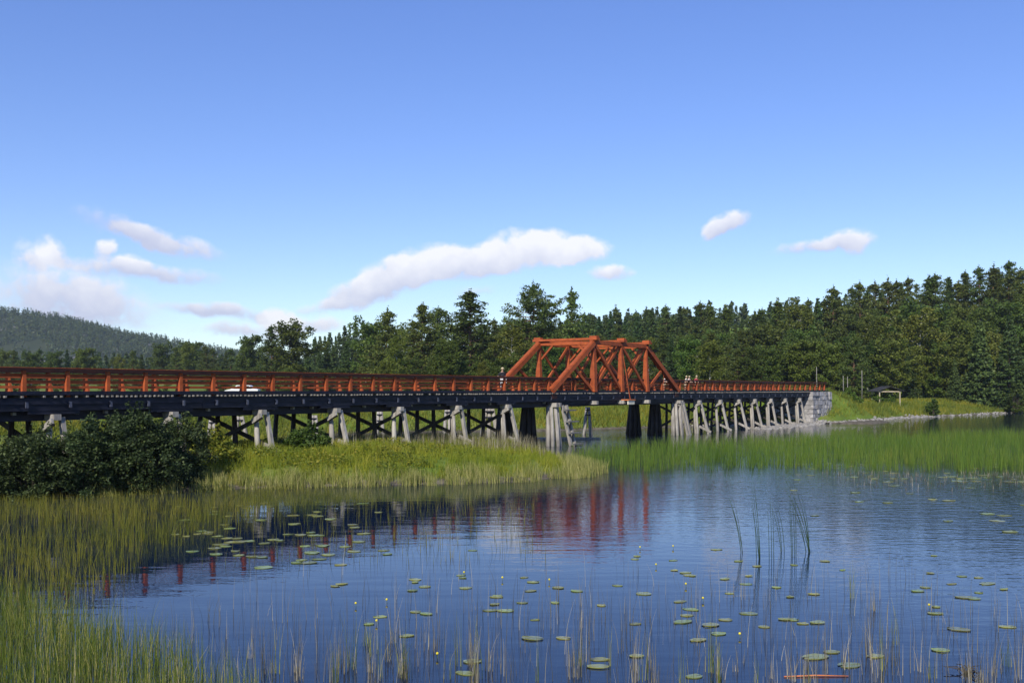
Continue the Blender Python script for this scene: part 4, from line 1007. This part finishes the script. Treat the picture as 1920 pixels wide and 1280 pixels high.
# ------------------------------------------------------------------ tall bulrush clumps and dry reed tufts
def stem_obj(parent, name, base, tip, bend, r, mat):
    b, t = Vector(base), Vector(tip); pts = []
    for k in range(6):
        q = k / 5; p = b.lerp(t, q); p += Vector(bend) * (q * q - q) ; pts.append(p)
    MB().tube(pts, [r, r, r * .9, r * .75, r * .55, r * .2], 5).build(name, mat, parent, True)
R4 = random.Random(8)
for (px, py, n_, hgt, ln, lab) in [(1394, 1036, 4, 1.9, -.55, 'bulrush clump leaning left, leftmost of the tall ones'), (1424, 1046, 5, 1.8, -.30, 'bulrush clump second from the left with straight stems'), (1446, 1048, 3, 1.5, -.1, 'short bulrush clump between the straight and the bent ones'),
                                (1466, 1034, 3, 1.6, -.75, 'bulrush clump with strongly bent stems'), (1487, 1042, 4, 1.9, -.15, 'upright tall thin bulrush clump'), (1516, 1034, 8, 1.75, -.75, 'densest bulrush clump, rightmost of the tall ones')]:
    Y = depth(py); x = at(px, Y); o = empty('bulrush_clump', (x, Y, 0)); tag(o, lab, 'bulrush', 'tall bulrush clumps')
    for k in range(n_):
        bx_, by_ = R4.uniform(-.07, .07), R4.uniform(-.07, .07); hh_ = hgt * R4.uniform(.7, 1.15)
        stem_obj(o, 'stem', (bx_, by_, -.15), (bx_ + ln * R4.uniform(.3, 1.1) * hh_ * .5, by_ + R4.uniform(-.1, .1), hh_), (ln * .25 * hh_, 0, 0), .0075, M_RUSH)
def tuft(px, py, n_, hgt, mat, lab, grp, seed):
    rng_ = np.random.default_rng(seed); Y = depth(py); P = np.stack([rng_.normal(size=n_) * .038, rng_.normal(size=n_) * .05, np.full(n_, -.12)], 1)
    V, F = blades(P, rng_.uniform(.3, 1.0, n_) * hgt, .0105, .095, 4, rng_)
    me = np_mesh('reed_tuft', V, F); o = link('reed_tuft', me, mat, None, (at(px, Y), Y, 0)); tag(o, lab, 'reed tuft', grp)
for k, (px, py) in enumerate([(760, 1262), (700, 1275), (815, 1215), (840, 1262), (880, 1240), (940, 1255), (1005, 1270), (1075, 1262), (1095, 1235), (1140, 1240), (1165, 1215), (1218, 1245), (1280, 1275), (1345, 1262), (1378, 1250), (1415, 1270), (1445, 1262),
                          (1488, 1268), (1518, 1270), (1545, 1255), (1585, 1245), (1595, 1112), (1638, 1135), (1630, 1225), (1680, 1200), (1692, 1255), (1722, 1250), (1748, 1262), (1810, 1265), (1860, 1275), (1888, 1240), (1905, 1262), (1650, 1272), (660, 1245), (730, 1230)] + [(R4.uniform(470, 1900), R4.uniform(1235, 1285)) for _ in range(34)] + [(R4.uniform(440, 760), R4.uniform(1190, 1270)) for _ in range(14)]):
    tuft(px, py + 8, R4.randint(5, 15), R4.uniform(.6, 1.2), M_DRYREED if k % 3 else M_FRONTREED, 'tuft of thin half-dry reeds standing in the open water in front', 'reed tufts in the front water', 100 + k)
# floating stick and dark tangle
Y = depth(1269); MB().tube([(at(1470, Y), Y, .012), (at(1530, Y), Y + .05, .016), (at(1592, Y), Y + .03, .012)], [.010, .013, .008], 6).build('stick', M_ORANGE, None, True)
tag(bpy.data.objects['stick'], 'orange-brown stick floating at the lower picture edge', 'stick')
Y = depth(1262); mb = MB(); x = at(1815, Y)
for k in range(11):
    an = R4.uniform(0, 6.28); L_ = R4.uniform(.15, .5)
    mb.tube([(x + R4.uniform(-.08, .08), Y, .0), (x + math.cos(an) * L_ * .5, Y + math.sin(an) * .15, .07 * R4.random() + .04), (x + math.cos(an) * L_, Y + math.sin(an) * .25, .10 * R4.random())], [.011, .009, .004], 5)
o = mb.build('driftwood', M_BARKDK, None, True); tag(o, 'dark tangle of dead roots sticking out of the water', 'driftwood')

# ------------------------------------------------------------------ shelter, poles, car
def shelter():
    Y = 168.0; x = at(1661, Y); g = hz(x, Y); o = empty('picnic_shelter', (x, Y, g), .12)
    tag(o, 'open picnic shelter with a dark gabled roof and pale posts', 'shelter')
    W, D = 3.6, 2.6; zt = 2.05
    for sx in (-1, 1):
        for sy in (-1, 1): MB().box(sx * W / 2 - .07, sx * W / 2 + .07, sy * D / 2 - .07, sy * D / 2 + .07, -.3, zt).build('post', M_SHELTER, o)
    for sy in (-1, 1): MB().box(-W / 2 - .3, W / 2 + .3, sy * D / 2 - .06, sy * D / 2 + .06, zt + .003, zt + .17).build('beam', M_SHELTER, o)
    rf = MB().beam((-W / 2 - .7, 0, zt + .12), (.02, 0, zt + .95), D + .9, .09).build('roof', M_GREENPAINT, o)
    MB().beam((W / 2 + .7, 0, zt + .12), (-.02, 0, zt + .95), D + .9, .09).build('roof_slope', M_GREENPAINT, rf)
    t = empty('picnic_table', (x + .2, Y - .1, g), .15); tag(t, 'picnic table with benches under the shelter roof', 'picnic table')
    MB().box(-.8, .8, -.35, .35, .70, .75).build('table_top', M_SHELTER, t)
    for s in (-1, 1):
        MB().box(-.8, .8, s * .65 - .13, s * .65 + .13, .42, .46).build('bench', M_SHELTER, t)
        for q in (-1, 1): MB().beam((s * .55, q * .68, 0), (s * .55, q * .2, .70), .07, .09, (1, 0, 0)).build('leg', M_SHELTER, t)
shelter()
for (px, top, bot, Y, lab) in [(1531, 688, 718, 150, 'thin pale pole behind the end of the railing'), (1581, 704, 727, 150, 'short pale post beside the sandy road'), (1616, 694, 742, 160, 'tall pale pole between the road and the shelter'), (1589, 706, 728, 152, 'dark post next to the short pale one')]:
    x = at(px, Y); g = hz(x, Y); zt = zat(top, Y)
    o = MB().tube([(x, Y, g - .3), (x + .03, Y, (g + zt) / 2), (x, Y, zt)], [.055, .052, .045], 8).build('roadside_pole', M_JOIST if 'pale' in lab else M_BARKDK, None, True); tag(o, lab, 'pole')
M_CARW = simple('white_car_paint', (.78, .78, .78), (.82, .82, .82), .25, 2, spec=.5)
M_GLASS = simple('car_glass', (.02, .025, .03), (.03, .035, .04), .08, 2, spec=.6)
M_TYRE = simple('tyre', (.02, .02, .02), (.03, .03, .03), .8, 5)
def car():
    Y = 128.0; x = at(455, Y); g = 3.75; o = empty('parked_car', (x, Y, hz(x, Y)), .05)
    tag(o, 'white car seen through the railing behind the left bridge half', 'car')
    z0 = zat(722, Y) - 1.42 - hz(x, Y)
    prof = [(-2.05, .35), (-2.1, .75), (-1.35, .92), (-.55, 1.42), (.95, 1.42), (1.65, .95), (2.1, .88), (2.1, .35)]
    v = [(p, -.85, q + z0) for p, q in prof] + [(p, .85, q + z0) for p, q in prof]; n_ = len(prof)
    mb = MB(); mb.add(v, [tuple(range(n_)), tuple(reversed(range(n_, 2 * n_)))] + [(k, k + n_, (k + 1) % n_ + n_, (k + 1) % n_) for k in range(n_)]); mb.build('body', M_CARW, o)
    for (a0, a1) in ((-.95, -.02), (.05, .95)):
        m2 = MB(); m2.add([(a0 - .05, -.856, .95 + z0), (a1 + (.35 if a1 > .5 else 0), -.856, .95 + z0), (a1, -.856, 1.34 + z0), (a0 + (.5 if a0 < -.5 else 0), -.856, 1.34 + z0)], [(0, 1, 2, 3)]); m2.build('side_window', M_GLASS, o)
    for wx in (-1.3, 1.3):
        for wy in (-.78, .78): MB().tube([(wx, wy - .1, .32 + z0), (wx, wy + .1, .32 + z0)], [.32, .32], 14).build('wheel', M_TYRE, o)
    if z0 > .3:       # it stands on a low earth bank
        bk = MB(); bk.box(x - 9, x + 40, Y - 4, Y + 6, hz(x, Y) - 1, hz(x, Y) + z0, top=(x - 6, x + 36, Y - 1.5, Y + 3.5)); tag(bk.build('bank', M_GROUND), 'low earth bank behind the bridge', kind='structure')
car()

# ------------------------------------------------------------------ people on the bridge
def cloth(name, c, r=.85):
    return simple(name, tuple(v * .85 for v in c), c, r, 8)
M_SKIN = cloth('skin', (.55, .34, .24), .6); M_HAIR = cloth('hair', (.08, .05, .03))
def skin_body(name, verts, edges, rad, mat, parent):
    me = bpy.data.meshes.new(name); me.from_pydata(verts, edges, []); o = bpy.data.objects.new(name, me); COL.objects.link(o)
    md = o.modifiers.new('skin', 'SKIN'); md.use_smooth_shade = True
    for i, r in enumerate(rad):
        me.skin_vertices[0].data[i].radius = (r, r) if not isinstance(r, tuple) else r
        me.skin_vertices[0].data[i].use_root = (i == 0)
    sb = o.modifiers.new('sub', 'SUBSURF'); sb.levels = 1; sb.render_levels = 1
    dg = bpy.context.evaluated_depsgraph_get(); ev = o.evaluated_get(dg); m2 = bpy.data.meshes.new_from_object(ev)
    bpy.data.objects.remove(o); m2.name = name; m2.materials.clear(); m2.materials.append(mat)
    return link(name, m2, None, parent)
def ellipsoid(name, c, r, mat, parent, n=10, m=7):
    mb = MB(); pts = [(c[0], c[1], c[2] - r[2] + 2 * r[2] * k / m) for k in range(m + 1)]
    rows = []
    for k in range(m + 1):
        ph = math.pi * k / m; rows.append([(c[0] + r[0] * math.sin(ph) * math.cos(6.2832 * j / n), c[1] + r[1] * math.sin(ph) * math.sin(6.2832 * j / n), c[2] - r[2] * math.cos(ph)) for j in range(n)])
    v = [p for rw in rows for p in rw]; f = [(k * n + j, k * n + (j + 1) % n, (k + 1) * n + (j + 1) % n, (k + 1) * n + j) for k in range(m) for j in range(n)]
    mb.add(v, f); return mb.build(name, mat, parent, True)
def person(a, b, face, hgt, shirt, legs, hat, label, lean=0.0, arm='rail', shorts=False):
    p = bw(a, b, DECK); o = empty('person', p, BRZ + face); tag(o, label, 'person', 'people on the bridge'); k = hgt / 1.72
    # local frame: +y is forward
    ly = lean
    V = [(0, 0, .92), (0, ly * .4, 1.12), (0, ly * .8, 1.34), (0, ly * .95, 1.46), (0, ly * 1.1 + .02, 1.60),
         (.09, 0, .86), (.11, .03, .48), (.11, -.01, .08), (.12, .13, .04), (-.09, 0, .86), (-.11, .0, .48), (-.12, -.03, .08), (-.13, .11, .04)]
    E = [(0, 1), (1, 2), (2, 3), (3, 4), (0, 5), (5, 6), (6, 7), (7, 8), (0, 9), (9, 10), (10, 11), (11, 12)]
    R_ = [(.15, .11), (.135, .10), (.16, .11), .055, .05, .085, .058, .040, .032, .085, .058, .040, .032]
    if arm == 'rail': hands = [((.25, ly + .05, 1.10), (.20, ly + .30, 1.06)), ((-.25, ly + .05, 1.10), (-.20, ly + .30, 1.06))]
    elif arm == 'hip': hands = [((.36, ly - .02, 1.12), (.20, .06, .98)), ((-.28, ly, 1.10), (-.27, .08, .86))]
    else: hands = [((.25, ly - .02, 1.10), (.26, .10, .86)), ((-.25, ly - .02, 1.10), (-.26, .08, .86))]
    for s_, (el_, ha) in zip((1, -1), hands):
        i = len(V); V += [(s_ * .18, ly * .85, 1.38), el_, ha, (ha[0] - s_ * .01, ha[1] + .07, ha[2] - .05)]; E += [(2, i), (i, i + 1), (i + 1, i + 2), (i + 2, i + 3)]; R_ += [.062, .045, .032, .030]
    V = [(x * k, y * k, z * k) for x, y, z in V]; R_ = [tuple(q * k for q in r) if isinstance(r, tuple) else r * k for r in R_]
    bd = skin_body('body', V, E, R_, M_SKIN, o)
    hy = (ly * 1.1 + .03) * k
    hd = ellipsoid('head', (0, hy, 1.62 * k), (.078 * k, .095 * k, .115 * k), M_SKIN, o)
    MB().add([(-.016, hy + .09 * k, 1.60 * k), (.016, hy + .09 * k, 1.60 * k), (0, hy + .122 * k, 1.605 * k), (0, hy + .092 * k, 1.645 * k)], [(0, 1, 2), (1, 3, 2), (3, 0, 2)]) if False else None
    nz = MB(); nz.add([(-.016, hy + .085 * k, 1.60 * k), (.016, hy + .085 * k, 1.60 * k), (0, hy + .122 * k, 1.603 * k), (0, hy + .088 * k, 1.65 * k)], [(0, 1, 2), (1, 3, 2), (3, 0, 2)]); nz.build('nose', M_SKIN, hd)
    ellipsoid('hair', (0, hy - .018 * k, 1.645 * k), (.084 * k, .095 * k, .105 * k), M_HAIR, hd)
    # shirt: torso and upper sleeves; trousers or shorts
    sV = [(0, ly * .25, 1.0), (0, ly * .4, 1.12), (0, ly * .8, 1.34), (0, ly * .93, 1.43)]; sE = [(0, 1), (1, 2), (2, 3)]; sR = [(.165, .125), (.155, .12), (.18, .13), (.075, .075)]
    for s_, (el_, ha) in zip((1, -1), hands):
        i = len(sV); q = Vector((s_ * .18, ly * .85, 1.38)); w_ = q.lerp(Vector(el_), .92); sV += [tuple(q), tuple(w_)]; sE += [(2, i), (i, i + 1)]; sR += [.078, .062]
    skin_body('shirt', [(x * k, y * k, z * k) for x, y, z in sV], sE, [tuple(q * k for q in r) if isinstance(r, tuple) else r * k for r in sR], shirt, o)
    end = .50 if shorts else .12
    tV = [(0, 0, .97)]; tE = []; tR = [(.165, .125)]
    for s_ in (1, -1):
        i = len(tV); tV += [(s_ * .09, 0, .86), (s_ * .105, .02, .70 if shorts else .48), (s_ * .115, .0, end)]; tE += [(0, i), (i, i + 1), (i + 1, i + 2)]; tR += [.10, .088 if shorts else .072, .078 if shorts else .058]
    skin_body('trousers', [(x * k, y * k, z * k) for x, y, z in tV], tE, [tuple(q * k for q in r) if isinstance(r, tuple) else r * k for r in tR], legs, o)
    if hat:
        hb = MB(); c = (0, hy, 1.675 * k)
        hb.tube([(c[0], c[1], c[2]), (c[0], c[1], c[2] + .012)], [.165 * k, .16 * k], 16); h_ = hb.build('hat', hat, hd, True)
        hc = MB(); hc.tube([(c[0], c[1], c[2] + .013), (c[0], c[1], c[2] + .07 * k), (c[0], c[1], c[2] + .105 * k)], [.10 * k, .095 * k, .055 * k], 12); hc.build('hat_crown', hat, h_, True)
    return o
M_WHITE = cloth('white_cotton', (.80, .80, .78)); M_BLACK = cloth('black_cotton', (.02, .02, .025)); M_STRAW = cloth('straw', (.68, .58, .36)); M_GREY = cloth('grey_cotton', (.28, .28, .29))
M_REDSH = cloth('red_cotton', (.40, .05, .07)); M_KHAKI = cloth('khaki_cotton', (.62, .50, .34)); M_PINKISH = cloth('pale_pink_cotton', (.74, .62, .58)); M_NAVY = cloth('navy_cotton', (.03, .035, .06)); M_LIGHT = cloth('pale_green_cotton', (.72, .78, .66))
p1 = person(37.0, .95, math.pi - .5, 1.74, M_BLACK, M_GREY, M_STRAW, 'person in straw hat and black top with a white bag, beside the truss portal', .0, 'hip')
wb = MB(); wb.box(-.24, .20, .13, .24, .66, .98, top=(-.20, .24, .12, .24)); bgo = wb.build('shoulder_bag', M_WHITE, None); bgo.location = p1.location; bgo.rotation_euler = p1.rotation_euler
tag(bgo, 'white bag carried by the person in the straw hat', 'bag')
person(65.0, 1.3, math.pi, 1.46, M_WHITE, M_KHAKI, None, 'person in white shirt behind the right truss end', .10, 'rail', True)
person(68.8, .8, math.pi + .2, 1.50, M_LIGHT, M_KHAKI, M_STRAW, 'person in pale green shirt and hat, second of the group on the bridge', .10, 'rail', True)
person(69.9, .95, math.pi - .1, 1.50, M_PINKISH, M_NAVY, M_STRAW, 'person in pale pink shirt and dark trousers in the middle of the group', .08, 'rail')
person(71.5, .8, math.pi - .3, 1.56, M_REDSH, M_KHAKI, M_STRAW, 'person in red shirt and pale shorts at the end of the group', .0, 'hip', True)

# ------------------------------------------------------------------ the air
def haze():
    m = bpy.data.materials.new('haze'); m.use_nodes = True; nt = m.node_tree; nt.nodes.clear()
    out = N(nt, 'ShaderNodeOutputMaterial'); pv = N(nt, 'ShaderNodeVolumePrincipled')
    pv.inputs['Color'].default_value = (.78, .88, 1.0, 1); pv.inputs['Density'].default_value = HAZE; pv.inputs['Anisotropy'].default_value = .1
    nt.links.new(pv.outputs[0], out.inputs['Volume'])
    mb = MB().box(-6700, 6700, -420, 9300, -4, 150); tag(mb.build('haze', m), 'thin bluish air over the whole valley', kind='stuff')
HAZE = 0.00010
haze()
